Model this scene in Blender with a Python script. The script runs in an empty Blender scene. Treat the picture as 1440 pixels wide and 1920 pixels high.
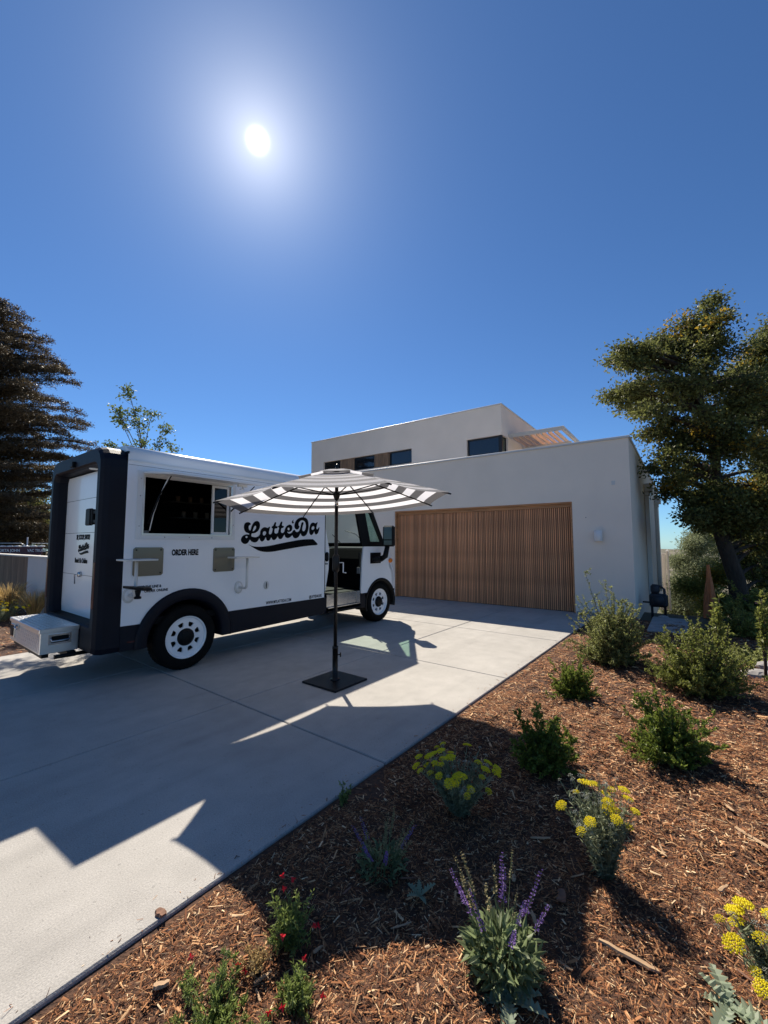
import bpy, math, random
import numpy as np
from mathutils import Vector, Matrix
from mathutils.geometry import tessellate_polygon
R = math.radians
random.seed(7)
rng = np.random.default_rng(11)
sc = bpy.context.scene
COL = sc.collection

# ------------------------------------------------------------------ camera
cam_d = bpy.data.cameras.new('camera')
cam = bpy.data.objects.new('camera', cam_d); COL.objects.link(cam)
cam.location = (0, 0, 1.55)
cam.rotation_euler = (R(90 + 4.382), 0, 0)
cam_d.sensor_fit = 'VERTICAL'; cam_d.sensor_height = 24.0; cam_d.lens = 24.0 * 770 / 1920
cam_d.clip_start = 0.02; cam_d.clip_end = 9000
sc.camera = cam

# ------------------------------------------------------------------ sky and sun
SUN_EL, SUN_AZ = R(45.0), R(-18.35)
SUN = Vector((math.sin(SUN_AZ) * math.cos(SUN_EL), math.cos(SUN_AZ) * math.cos(SUN_EL), math.sin(SUN_EL)))
w = bpy.data.worlds.new('World'); sc.world = w; w.use_nodes = True
nt = w.node_tree; nt.nodes.clear()
sky = nt.nodes.new('ShaderNodeTexSky'); sky.sky_type = 'NISHITA'; sky.sun_disc = False
sky.sun_elevation = SUN_EL; sky.sun_rotation = SUN_AZ
sky.altitude = 1600; sky.air_density = 1.0; sky.dust_density = 0.1; sky.ozone_density = 2.0
bg = nt.nodes.new('ShaderNodeBackground'); bg.inputs['Strength'].default_value = 0.084
hs = nt.nodes.new('ShaderNodeVectorMath'); hs.operation = 'MULTIPLY'; hs.inputs[1].default_value = (.45, .69, .93)   # clear high-altitude air: deeper blue
nt.links.new(sky.outputs[0], hs.inputs[0]); nt.links.new(hs.outputs[0], bg.inputs['Color'])
# the sun's own disc and the bright air round it, a function of the angle to the sun only
tc = nt.nodes.new('ShaderNodeTexCoord')
nz = nt.nodes.new('ShaderNodeVectorMath'); nz.operation = 'NORMALIZE'
dt = nt.nodes.new('ShaderNodeVectorMath'); dt.operation = 'DOT_PRODUCT'; dt.inputs[1].default_value = SUN
nt.links.new(tc.outputs['Generated'], nz.inputs[0]); nt.links.new(nz.outputs[0], dt.inputs[0])
def wm(op, a, b=None):
    n = nt.nodes.new('ShaderNodeMath'); n.operation = op
    for i, v in enumerate((a, b)):
        if v is None: continue
        if isinstance(v, (int, float)): n.inputs[i].default_value = v
        else: nt.links.new(v, n.inputs[i])
    return n.outputs[0]
ang = wm('MULTIPLY', wm('ARCCOSINE', wm('MINIMUM', dt.outputs['Value'], 0.9999999)), 180 / math.pi)
def gauss(a, s): return wm('MULTIPLY', wm('EXPONENT', wm('MULTIPLY', wm('POWER', wm('DIVIDE', ang, s), 2.0), -1.0)), a)
def expo(a, s): return wm('MULTIPLY', wm('EXPONENT', wm('DIVIDE', ang, -s)), a)
core = wm('ADD', gauss(9.0, .56), expo(.56, 4.0))
halo = expo(0.11, 12.0)
bg2 = nt.nodes.new('ShaderNodeBackground'); bg2.inputs['Color'].default_value = (1, 0.93, 0.82, 1)
nt.links.new(core, bg2.inputs['Strength'])
bg3 = nt.nodes.new('ShaderNodeBackground'); bg3.inputs['Color'].default_value = (0.72, 0.85, 1.0, 1)
nt.links.new(halo, bg3.inputs['Strength'])
a1 = nt.nodes.new('ShaderNodeAddShader'); a2 = nt.nodes.new('ShaderNodeAddShader')
nt.links.new(bg.outputs[0], a1.inputs[0]); nt.links.new(bg2.outputs[0], a1.inputs[1])
nt.links.new(a1.outputs[0], a2.inputs[0]); nt.links.new(bg3.outputs[0], a2.inputs[1])
wo = nt.nodes.new('ShaderNodeOutputWorld'); nt.links.new(a2.outputs[0], wo.inputs['Surface'])
sun_d = bpy.data.lights.new('sun', 'SUN'); sun_d.energy = 5.0; sun_d.angle = R(0.53); sun_d.color = (1.0, 0.915, 0.79)
sun_o = bpy.data.objects.new('sun', sun_d); COL.objects.link(sun_o)
sun_o.rotation_euler = SUN.to_track_quat('Z', 'Y').to_euler(); sun_o.location = SUN * 50
sc.view_settings.view_transform = 'Standard'; sc.view_settings.look = 'None'
sc.view_settings.gamma = 1; sc.view_settings.use_curve_mapping = False
sc.view_settings.exposure = 0.60
sc.render.engine = 'CYCLES'

# ------------------------------------------------------------------ helpers
def tag(o, label=None, cat=None, group=None, kind=None):
    if label: o['label'] = label
    if cat: o['category'] = cat
    if group: o['group'] = group
    if kind: o['kind'] = kind
    return o
def empty(name, loc=(0, 0, 0), rz=0.0, label=None, cat=None, group=None):
    o = bpy.data.objects.new(name, None); COL.objects.link(o)
    o.location = loc; o.rotation_euler = (0, 0, rz); o.empty_display_size = .1
    return tag(o, label, cat, group)
def link(name, me, parent=None):
    o = bpy.data.objects.new(name, me); COL.objects.link(o)
    if parent: o.parent = parent
    return o
def copy_tree(o, parent=None):
    c = o.copy(); COL.objects.link(c); c.parent = parent
    for ch in list(o.children): copy_tree(ch, c)
    return c

class MB:
    def __init__(s): s.v = []; s.f = []; s.m = []; s.sm = []
    def add(s, vs, fs, m=0, smooth=False):
        b = len(s.v); s.v += [tuple(v) for v in vs]
        for f in fs: s.f.append(tuple(b + i for i in f)); s.m.append(m); s.sm.append(smooth)
        return s
    def box(s, x0, x1, y0, y1, z0, z1, m=0, b=0.0, M=None):
        if b <= 0:
            vs = [(x, y, z) for z in (z0, z1) for y in (y0, y1) for x in (x0, x1)]
            fs = [(0, 2, 3, 1), (4, 5, 7, 6), (0, 1, 5, 4), (2, 6, 7, 3), (0, 4, 6, 2), (1, 3, 7, 5)]
        else:
            vs = []; idx = {}
            for ax in range(3):
                for k in range(8):
                    c = [(x0, x1)[k & 1], (y0, y1)[(k >> 1) & 1], (z0, z1)[(k >> 2) & 1]]
                    for a in range(3):
                        if a != ax: c[a] += b * (1 if not (k >> a) & 1 else -1)
                    idx[(k, ax)] = len(vs); vs.append(tuple(c))
            fs = []
            for ax in range(3):
                o1, o2 = (ax + 1) % 3, (ax + 2) % 3
                for sd in (0, 1):
                    ks = [(sd << ax) | (p << o1) | (q << o2) for p, q in ((0, 0), (1, 0), (1, 1), (0, 1))]
                    f = [idx[(k, ax)] for k in ks]; fs.append(f if sd else f[::-1])
            for ax in range(3):
                o1, o2 = (ax + 1) % 3, (ax + 2) % 3
                for p in (0, 1):
                    for q in (0, 1):
                        k0 = (p << o1) | (q << o2); k1 = k0 | (1 << ax)
                        fs.append([idx[(k0, o1)], idx[(k1, o1)], idx[(k1, o2)], idx[(k0, o2)]])
            for k in range(8): fs.append([idx[(k, 0)], idx[(k, 1)], idx[(k, 2)]])
        if M: vs = [M @ Vector(v) for v in vs]
        return s.add(vs, fs, m)
    def tube(s, pts, r, n=8, m=0, cap=True, smooth=True):
        pts = [Vector(p) for p in pts]; k = len(pts)
        rs = r if isinstance(r, (list, tuple)) else [r] * k
        vs = []; up = None
        for i in range(k):
            d = (pts[min(i + 1, k - 1)] - pts[max(i - 1, 0)])
            d = d.normalized() if d.length > 1e-9 else Vector((0, 0, 1))
            if up is None:
                up = d.cross(Vector((0, 0, 1)) if abs(d.z) < .9 else Vector((1, 0, 0))).normalized()
            a = (up - d * up.dot(d)); a = a.normalized() if a.length > 1e-6 else d.orthogonal().normalized()
            up = a; b = d.cross(a)
            for j in range(n):
                t = 2 * math.pi * j / n
                vs.append(pts[i] + (a * math.cos(t) + b * math.sin(t)) * rs[i])
        fs = [(i * n + j, i * n + (j + 1) % n, (i + 1) * n + (j + 1) % n, (i + 1) * n + j) for i in range(k - 1) for j in range(n)]
        s.add(vs, fs, m, smooth)
        if cap:
            s.add(vs[:n], [tuple(range(n))[::-1]], m); s.add(vs[-n:], [tuple(range(n))], m)
        return s
    def lathe(s, prof, o=(0, 0, 0), ax='Z', n=24, m=0, smooth=True, M=None):
        vs = []
        for r, h in prof:
            for j in range(n):
                t = 2 * math.pi * j / n; a, b = r * math.cos(t), r * math.sin(t)
                v = {'Z': (a, b, h), 'Y': (a, h, b), 'X': (h, a, b)}[ax]
                vs.append(Vector(v) + Vector(o))
        if M: vs = [M @ v for v in vs]
        k = len(prof)
        fs = [(i * n + j, i * n + (j + 1) % n, (i + 1) * n + (j + 1) % n, (i + 1) * n + j) for i in range(k - 1) for j in range(n)]
        return s.add(vs, fs, m, smooth)
    def plate(s, outer, holes, w0, w1, mf, m=0):
        polys = [[Vector((u, v, 0)) for u, v in p] for p in [outer] + list(holes)]
        tris = tessellate_polygon(polys)
        flat = [p for pl in polys for p in pl]; n = len(flat)
        vs = [mf(p.x, p.y, w0) for p in flat] + [mf(p.x, p.y, w1) for p in flat]
        fs = [tuple(t) for t in tris] + [tuple(n + i for i in t[::-1]) for t in tris]
        b = 0
        for pl in polys:
            k = len(pl)
            for i in range(k):
                j = (i + 1) % k; fs.append((b + i, b + j, n + b + j, n + b + i))
            b += k
        return s.add(vs, fs, m)
    def grid(s, P, m=0, smooth=True, close=False):
        r = len(P); c = len(P[0]); vs = [p for row in P for p in row]
        fs = [(i * c + j, i * c + (j + 1) % c, (i + 1) * c + (j + 1) % c, (i + 1) * c + j) for i in range(r - 1) for j in range(c if close else c - 1)]
        return s.add(vs, fs, m, smooth)
    def mesh(s, name, mats, bevel=False):
        me = bpy.data.meshes.new(name); me.from_pydata(s.v, [], s.f)
        for mt in (mats if isinstance(mats, (list, tuple)) else [mats]): me.materials.append(mt)
        me.polygons.foreach_set('material_index', s.m); me.polygons.foreach_set('use_smooth', s.sm)
        me.validate(); me.update()
        return me
    def build(s, name, mats, parent=None, fix=True):
        me = s.mesh(name, mats)
        if fix:
            import bmesh
            bm = bmesh.new(); bm.from_mesh(me); bmesh.ops.remove_doubles(bm, verts=bm.verts, dist=1e-5)
            bmesh.ops.recalc_face_normals(bm, faces=bm.faces); bm.to_mesh(me); bm.free()
        return link(name, me, parent)

def np_mesh(name, V, F, mat, smooth=False):
    V = np.asarray(V, dtype=np.float32); F = np.asarray(F, dtype=np.int32)
    me = bpy.data.meshes.new(name); k = F.shape[1]
    me.vertices.add(len(V)); me.vertices.foreach_set('co', V.ravel())
    me.loops.add(F.size); me.loops.foreach_set('vertex_index', F.ravel())
    me.polygons.add(len(F)); me.polygons.foreach_set('loop_start', np.arange(0, F.size, k, dtype=np.int32))
    me.polygons.foreach_set('loop_total', np.full(len(F), k, dtype=np.int32))
    me.materials.append(mat); me.update(calc_edges=True)
    if smooth: me.polygons.foreach_set('use_smooth', np.ones(len(F), dtype=bool))
    return me
def unit(a): return a / (np.linalg.norm(a, axis=-1, keepdims=True) + 1e-9)
def leaf_geo(P, D, L, W, droop=.25, mid=.45):
    """n folded diamond leaves: base P, direction D, length L, width W"""
    n = len(P); D = unit(D)
    rv = rng.normal(size=(n, 3)); S = unit(np.cross(D, rv)); N = np.cross(S, D)
    L = np.broadcast_to(np.asarray(L, float).reshape(-1, 1), (n, 1)); W = np.broadcast_to(np.asarray(W, float).reshape(-1, 1), (n, 1))
    M = P + D * L * mid
    V = np.stack([P, M + S * W * .5 + N * L * .06, P + D * L - N * L * droop, M - S * W * .5 + N * L * .06], axis=1).reshape(-1, 3)
    b = (np.arange(n) * 4)[:, None]
    F = np.concatenate([b + [0, 1, 2], b + [0, 2, 3]], axis=0)
    return V, F

# ------------------------------------------------------------------ materials
def mat(name, col, rough=.6, metal=0.0, var=0.0, vscale=8.0, bump=0.0, bscale=60.0, spec=.5, island=0.0, coat=0.0, trans=0.0, obj_var=0.0, detail=4.0, stretch=None, bdist=.01):
    m = bpy.data.materials.new(name); m.use_nodes = True; n = m.node_tree.nodes; l = m.node_tree.links
    p = n['Principled BSDF']; p.inputs['Base Color'].default_value = (*col, 1); p.inputs['Roughness'].default_value = rough
    p.inputs['Metallic'].default_value = metal; p.inputs['Specular IOR Level'].default_value = spec
    p.inputs['Coat Weight'].default_value = coat
    out = n['Material Output']
    co = None
    tcn = n.new('ShaderNodeTexCoord'); src = tcn.outputs['Object']
    if stretch:
        mp = n.new('ShaderNodeMapping'); mp.inputs['Scale'].default_value = stretch; l.new(src, mp.inputs[0]); src = mp.outputs[0]
    val = None
    if var > 0:
        t = n.new('ShaderNodeTexNoise'); t.inputs['Scale'].default_value = vscale; t.inputs['Detail'].default_value = detail
        l.new(src, t.inputs['Vector'])
        mr = n.new('ShaderNodeMapRange'); mr.inputs[1].default_value = .3; mr.inputs[2].default_value = .7
        mr.inputs[3].default_value = 1 - var; mr.inputs[4].default_value = 1 + var
        l.new(t.outputs[0], mr.inputs[0]); val = mr.outputs[0]
    def mul(a, b):
        if a is None: return b
        q = n.new('ShaderNodeMath'); q.operation = 'MULTIPLY'; l.new(a, q.inputs[0]); l.new(b, q.inputs[1]); return q.outputs[0]
    if island > 0:
        g = n.new('ShaderNodeNewGeometry'); mr = n.new('ShaderNodeMapRange')
        mr.inputs[3].default_value = 1 - island; mr.inputs[4].default_value = 1 + island
        l.new(g.outputs['Random Per Island'], mr.inputs[0]); val = mul(val, mr.outputs[0])
    if obj_var > 0:
        g = n.new('ShaderNodeObjectInfo'); mr = n.new('ShaderNodeMapRange')
        mr.inputs[3].default_value = 1 - obj_var; mr.inputs[4].default_value = 1 + obj_var
        l.new(g.outputs['Random'], mr.inputs[0]); val = mul(val, mr.outputs[0])
    if val is not None:
        v = n.new('ShaderNodeVectorMath'); v.operation = 'SCALE'; v.inputs[0].default_value = col; l.new(val, v.inputs['Scale'])
        l.new(v.outputs[0], p.inputs['Base Color']); co = v.outputs[0]
    if bump > 0:
        t = n.new('ShaderNodeTexNoise'); t.inputs['Scale'].default_value = bscale; t.inputs['Detail'].default_value = 5
        l.new(src, t.inputs['Vector'])
        b = n.new('ShaderNodeBump'); b.inputs['Strength'].default_value = bump; b.inputs['Distance'].default_value = bdist
        l.new(t.outputs[0], b.inputs['Height']); l.new(b.outputs[0], p.inputs['Normal'])
    if trans > 0:
        tr = n.new('ShaderNodeBsdfTranslucent'); tr.inputs[0].default_value = (*col, 1)
        if co: l.new(co, tr.inputs[0])
        mx = n.new('ShaderNodeMixShader'); mx.inputs[0].default_value = trans
        l.new(p.outputs[0], mx.inputs[1]); l.new(tr.outputs[0], mx.inputs[2]); l.new(mx.outputs[0], out.inputs['Surface'])
    return m
def leafmat(name, col, trans=.4, island=.35, rough=.5, tcol=None, spec=.35):
    m = mat(name, col, rough=rough, island=island, trans=trans, spec=spec)
    n = m.node_tree.nodes
    if tcol:
        l = m.node_tree.links
        tr = [x for x in n if x.type == 'BSDF_TRANSLUCENT'][0]
        for k in list(l):
            if k.to_socket == tr.inputs[0]: l.remove(k)
        tr.inputs[0].default_value = (*tcol, 1)
    return m
def glassmat(name, tint, refl=1.0, rough=0.0, base=.04):
    m = bpy.data.materials.new(name); m.use_nodes = True; n = m.node_tree.nodes; l = m.node_tree.links
    n.remove(n['Principled BSDF']); out = n['Material Output']
    t = n.new('ShaderNodeBsdfTransparent'); t.inputs[0].default_value = (*tint, 1)
    g = n.new('ShaderNodeBsdfGlossy'); g.inputs['Roughness'].default_value = rough
    lw_ = n.new('ShaderNodeLayerWeight'); pw_ = n.new('ShaderNodeMath'); pw_.operation = 'POWER'; pw_.inputs[1].default_value = 5; l.new(lw_.outputs['Facing'], pw_.inputs[0])
    f = n.new('ShaderNodeMapRange'); f.inputs[3].default_value = base; f.inputs[4].default_value = 1.0; l.new(pw_.outputs[0], f.inputs[0])
    mx = n.new('ShaderNodeMixShader'); l.new(f.outputs[0], mx.inputs[0]); l.new(t.outputs[0], mx.inputs[1]); l.new(g.outputs[0], mx.inputs[2])
    l.new(mx.outputs[0], out.inputs['Surface']); return m
M = {}
M['paint'] = mat('white_paint', (.84, .84, .84), rough=.28, coat=.3, var=.02, vscale=2)
M['paint_panel'] = mat('white_panel_paint', (.84, .84, .85), rough=.38, var=.025, vscale=1.5, bump=.03, bscale=3)
M['navy'] = mat('navy_plastic', (.0045, .0052, .011), rough=.5, spec=.22, var=.12, vscale=5, bump=.12, bscale=300)
M['black'] = mat('black_plastic', (.0035, .0035, .004), rough=.5, spec=.2)
M['blackmatte'] = mat('black_interior', (.006, .006, .007), rough=.7, spec=.1)
M['interior'] = mat('grey_interior', (.12, .11, .10), rough=.6)
M['ink'] = mat('black_vinyl', (.003, .003, .004), rough=.5, spec=.08)
M['ink_soft'] = mat('grey_vinyl', (.018, .018, .02), rough=.5, spec=.1)
M['tyre'] = mat('tyre_rubber', (.0045, .0045, .0045), rough=.8, spec=.15, var=.3, vscale=9, bump=.2, bscale=80)
M['alu'] = mat('aluminium_frame', (.62, .62, .6), rough=.3, metal=.6)
M['alu_white'] = mat('painted_aluminium', (.72, .73, .73), rough=.35)
M['steel'] = mat('brushed_steel', (.55, .55, .55), rough=.22, metal=1, var=.2, vscale=6, bump=.15, bscale=14)
M['bronze_plate'] = mat('tinted_acrylic', (.16, .145, .11), rough=.12, spec=.6)
M['orange'] = mat('orange_lens', (.8, .22, .03), rough=.2)
M['redlens'] = mat('red_lens', (.05, .004, .008), rough=.25)
M['glass'] = glassmat('window_glass', (.72, .85, .8))
M['darkglass'] = glassmat('tinted_glass', (.05, .06, .07))
M['houseglass'] = mat('dark_pane', (.012, .015, .02), rough=.02, spec=1.0)
M['stucco'] = mat('stucco', (.85, .745, .635), rough=.92, var=.035, vscale=1.2, bump=.5, bscale=140, bdist=.004, spec=.2)
M['coping'] = mat('metal_coping', (.62, .60, .575), rough=.4, metal=.2)
M['cedar'] = mat('cedar_slat', (.66, .32, .16), rough=.65, obj_var=.24, var=.22, vscale=3, stretch=(6, 6, .7), bump=.2, bscale=40)
M['cedar_trim'] = mat('cedar_trim', (.46, .23, .10), rough=.55, var=.25, vscale=3, stretch=(1, .6, 6))
M['cedar_bright'] = mat('cedar_joist', (.66, .44, .28), rough=.55, var=.15, vscale=5, stretch=(1, 6, 6))
M['cedar_grey'] = mat('weathered_cedar', (.24, .15, .09), rough=.8, obj_var=.2, var=.25, vscale=4, stretch=(5, 5, .5))
M['winframe'] = mat('black_window_frame', (.012, .011, .011), rough=.4)
M['creamwood'] = mat('cream_beam', (.62, .58, .52), rough=.6)
M['umb_pole'] = mat('black_powder_coat', (.008, .007, .007), rough=.4, spec=.3)
M['fab_w'] = mat('white_canvas', (.88, .86, .87), rough=.9, trans=.6, bump=.1, bscale=400)
M['fab_g'] = mat('grey_canvas', (.20, .195, .20), rough=.9, trans=.3, bump=.1, bscale=400)
M['soil'] = mat('soil', (.075, .045, .028), rough=.95, var=.4, vscale=5, bump=.8, bscale=14, bdist=.03)
M['bark'] = mat('tree_bark', (.045, .032, .024), rough=.9, var=.4, vscale=6, stretch=(4, 4, 1), bump=1, bscale=12, bdist=.03)
M['twig'] = mat('twig_bark', (.07, .05, .035), rough=.85, var=.2, vscale=20)
M['greenstem'] = mat('green_stem', (.10, .14, .06), rough=.7, var=.2, vscale=30)
M['rustwood'] = mat('orange_weathered_wood', (.55, .17, .06), rough=.8, var=.4, vscale=5, stretch=(6, 6, .6), bump=.6, bscale=30)
M['stone'] = mat('grey_stone', (.32, .30, .28), rough=.85, var=.2, vscale=6, bump=.6, bscale=10, bdist=.02)
M['whitewall'] = mat('white_render', (.66, .61, .56), rough=.9, var=.03, vscale=2, bump=.3, bscale=120, bdist=.004)
M['meter'] = mat('dark_meter_cover', (.02, .022, .03), rough=.6, var=.3, vscale=9)
M['maroon'] = mat('maroon_banner', (.09, .018, .028), rough=.5, var=.15, vscale=5)
M['whiteplastic'] = mat('white_plastic', (.75, .75, .74), rough=.4)
# ------------------------------------------------------------------ concrete
def concrete():
    m = mat('broomed_concrete', (.45, .425, .385), rough=.88, spec=.25)
    n = m.node_tree.nodes; l = m.node_tree.links; p = n['Principled BSDF']
    tcn = n.new('ShaderNodeTexCoord'); src = tcn.outputs['Object']
    def noise(scale, det=4, st=None):
        s = src
        if st:
            mp = n.new('ShaderNodeMapping'); mp.inputs['Scale'].default_value = st; l.new(src, mp.inputs[0]); s = mp.outputs[0]
        t = n.new('ShaderNodeTexNoise'); t.inputs['Scale'].default_value = scale; t.inputs['Detail'].default_value = det; l.new(s, t.inputs['Vector']); return t.outputs[0]
    def rng_(a, lo, hi, f0=.3, f1=.7):
        r = n.new('ShaderNodeMapRange'); r.inputs[1].default_value = f0; r.inputs[2].default_value = f1; r.inputs[3].default_value = lo; r.inputs[4].default_value = hi; l.new(a, r.inputs[0]); return r.outputs[0]
    def mul(a, b):
        q = n.new('ShaderNodeMath'); q.operation = 'MULTIPLY'; l.new(a, q.inputs[0]); l.new(b, q.inputs[1]); return q.outputs[0]
    v = mul(mul(rng_(noise(.9, 6), .86, 1.08), rng_(noise(6, 7), .93, 1.05)), rng_(noise(150, 3), .80, 1.13))
    # faint tyre scuffs running along the drive
    v = mul(v, rng_(noise(1.1, 3, (.25, 3.2, 1)), 1.0, .88, .52, .72))
    v = mul(v, rng_(noise(48, 2), 1.0, .72, .66, .72))
    oi = n.new('ShaderNodeObjectInfo'); v = mul(v, rng_(oi.outputs['Random'], .965, 1.03, 0, 1))
    sc_ = n.new('ShaderNodeVectorMath'); sc_.operation = 'SCALE'; sc_.inputs[0].default_value = (.45, .425, .385); l.new(v, sc_.inputs['Scale']); l.new(sc_.outputs[0], p.inputs['Base Color'])
    b = n.new('ShaderNodeBump'); b.inputs['Strength'].default_value = .55; b.inputs['Distance'].default_value = .003
    h = n.new('ShaderNodeMath'); h.operation = 'ADD'; l.new(noise(26, 3, (.35, 9, 1)), h.inputs[0]); l.new(noise(160, 3), h.inputs[1])
    l.new(h.outputs[0], b.inputs['Height']); l.new(b.outputs[0], p.inputs['Normal'])
    return m
M['concrete'] = concrete()
RW = (-2.46, 5.184); DYAW = R(52.5)
du = Vector((math.cos(DYAW), math.sin(DYAW), 0)); dn = Vector((math.sin(DYAW), -math.cos(DYAW), 0))   # along the drive / to its right
def drv(s, t, z=0.0): return Vector((RW[0], RW[1], 0)) + du * s + dn * t + Vector((0, 0, z))
def to_st(x, y):
    dx, dy = x - RW[0], y - RW[1]
    return dx * du.x + dy * du.y, dx * dn.x + dy * dn.y
# far ground: one sheet to the horizon, falling away beyond the garden
def ground():
    rad = [0, 6, 12, 18, 24, 30, 38, 50, 70, 100, 150, 220, 320, 480, 700, 1000, 1500, 2200, 3200, 4500]
    na = 120; V = []; F = []
    for i, r in enumerate(rad):
        for j in range(na):
            a = 2 * math.pi * j / na; x, y = r * math.cos(a), r * math.sin(a)
            k = min(max((r - 24) / 300, 0), 1); z = -0.12 - 62 * (k ** 0.8) * (1 if r > 24 else 0)
            rx_ = min(max((x - 3) / 4, 0), 1) * (1 if y > 0 else 0)
            if r > 12: z -= rx_ * min((r - 12) * .27, 4.5)
            if r > 300: z += 9 * math.sin(a * 7 + r * .003) + 6 * math.sin(a * 17 + r * .01)
            if r > 2000: z += 26 + 20 * math.sin(a * 5) + 10 * math.sin(a * 13 + 1)
            V.append((x, y, z))
    for i in range(len(rad) - 1):
        for j in range(na): F.append((i * na + j, i * na + (j + 1) % na, (i + 1) * na + (j + 1) % na, (i + 1) * na + j))
    mb = MB(); mb.add(V, F, 0, True)
    gm = mat('dry_hillside', (.13, .11, .065), rough=.95, var=.55, vscale=.02, detail=10)
    o = mb.build('ground', gm); tag(o, 'dry ground falling away to low hills on the horizon', None, None, 'structure')
ground()
# driveway: slabs split by tooled joints
dw = MB(); dw.box(-9, 8.2, -3.25, 2.58, -.11, -.09)
base = dw.build('driveway', M['soil']); base.location = (RW[0], RW[1], 0); base.rotation_euler = (0, 0, DYAW)
tag(base, 'pale concrete driveway of large slabs leading to the garage', None, None, 'structure')
ts = [3.27, 1.40, -.47, -2.60]; ss = [-9, -7.1, -4.8, -2.5, -.2, 2.11, 4.38, 6.65, 8.2]
for i in range(len(ss) - 1):
    for j in range(3):
        g = .006; m_ = MB(); m_.box(ss[i] + g, ss[i + 1] - g, -ts[j] + g, -ts[j + 1] - g, -.1, 0, 0, .007)
        m_.build('concrete_slab', M['concrete'], base)

# ------------------------------------------------------------------ mulch beds
def hm(x, y):
    s, t = (x - RW[0]) * du.x + (y - RW[1]) * du.y, (x - RW[0]) * dn.x + (y - RW[1]) * dn.y
    e = np.clip(np.abs(np.where(t > 0, t - 3.28, -2.61 - t)) / .35, 0, 1)
    z = -.020 + .018 * e * e * (3 - 2 * e)
    z = z + e * (.022 * np.sin(x * 2.3 + y * 1.1) + .016 * np.sin(x * 5.1 - y * 4.3 + 1) + .009 * np.sin(x * 11 + y * 9) + .006 * np.sin(x * 23 - y * 27) + .004 * np.sin(x * 47 + y * 41))
    return z
def bed(name, s0, s1, t0, t1, m_, label, step=.05):
    S = np.arange(s0, s1 + step, step); T = np.arange(t0, t1 + step, step)
    SS, TT = np.meshgrid(S, T, indexing='ij')
    X = RW[0] + SS * du.x + TT * dn.x; Y = RW[1] + SS * du.y + TT * dn.y
    Z = hm(X, Y); V = np.stack([X, Y, Z], -1).reshape(-1, 3); a, b = SS.shape
    I = (np.arange(a - 1)[:, None] * b + np.arange(b - 1)[None, :]).ravel()
    F = np.stack([I, I + b, I + b + 1, I + 1], 1)
    o = link(name, np_mesh(name, V, F, m_, True)); tag(o, label, None, None, 'structure'); return o
mulch_m = mat('mulch_base', (.085, .040, .021), rough=.95, var=.55, vscale=45, bump=1.0, bscale=90, bdist=.012, detail=8)
bed('mulch_bed', -6.5, 7.3, 3.255, 9.5, mulch_m, 'red brown shredded bark bed right of the driveway')
bed('mulch_bed', -6.5, 9, -9.0, -2.58, mulch_m, 'shredded bark bed beyond the far side of the driveway', .1)
def chip_mat():
    m = bpy.data.materials.new('bark_mulch'); m.use_nodes = True; n = m.node_tree.nodes; l = m.node_tree.links
    p = n['Principled BSDF']; p.inputs['Roughness'].default_value = .85; p.inputs['Specular IOR Level'].default_value = .25
    g = n.new('ShaderNodeNewGeometry'); cr = n.new('ShaderNodeValToRGB'); e = cr.color_ramp
    cols = [(0, (.045, .020, .010)), (.25, (.12, .043, .019)), (.52, (.29, .115, .046)), (.80, (.46, .22, .095)), (.92, (.60, .36, .18)), (1, (.84, .62, .37))]
    e.elements[0].position = 0; e.elements[0].color = (*cols[0][1], 1); e.elements[1].position = 1; e.elements[1].color = (*cols[-1][1], 1)
    for ps, c in cols[1:-1]: q = e.elements.new(ps); q.color = (*c, 1)
    l.new(g.outputs['Random Per Island'], cr.inputs[0]); l.new(cr.outputs[0], p.inputs['Base Color'])
    return m
M['chip'] = chip_mat()
def chips(n, cx, cy, rx0, rx1, Lr, Wr, seed, region):
    """n slivers of bark as low prisms lying on the bed"""
    r = np.random.default_rng(seed)
    x = []; y = []
    while len(x) < n:
        k = n * 3
        rad = np.sqrt(r.uniform(rx0 ** 2, rx1 ** 2, k)); a = r.uniform(region[0], region[1], k)
        px, py = cx + rad * np.sin(a), cy + rad * np.cos(a)
        s, t = (px - RW[0]) * du.x + (py - RW[1]) * du.y, (px - RW[0]) * dn.x + (py - RW[1]) * dn.y
        ok = (((t > 3.30) & (s < 7.2)) | (t < -2.64)) & (py > .3)
        x += px[ok].tolist(); y += py[ok].tolist()
    x = np.array(x[:n]); y = np.array(y[:n]); z = hm(x, y)
    L = Lr[0] + (Lr[1] - Lr[0]) * r.random(n) ** 2.2; W = np.minimum(Wr[0] + (Wr[1] - Wr[0]) * r.random(n) ** 2, L * .45); H = W * r.uniform(.15, .5, n)
    a = r.uniform(0, 2 * np.pi, n); pit = r.normal(0, .22, n)
    D = np.stack([np.cos(a) * np.cos(pit), np.sin(a) * np.cos(pit), np.sin(pit)], 1)
    S = np.stack([-np.sin(a), np.cos(a), r.normal(0, .35, n)], 1); S = unit(S); N = np.cross(D, S)
    C = np.stack([x, y, z + r.uniform(0, .012, n) + H * .4], 1)
    d = D * L[:, None] * .5; s_ = S * W[:, None] * .5; h = N * H[:, None]
    tp = r.uniform(.2, .9, n)[:, None]
    V = np.stack([C - d - s_, C - d + s_ * tp, C + d * .9 + s_, C + d - s_ * tp, C - d * .8 + h, C + d * .75 + h * .7 + s_ * .3], 1).reshape(-1, 3)
    b = (np.arange(n) * 6)[:, None]
    F = np.concatenate([b + [0, 3, 5], b + [0, 5, 4], b + [1, 4, 5], b + [1, 5, 2], b + [0, 4, 1], b + [3, 2, 5]], 0)
    return V, F
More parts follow.
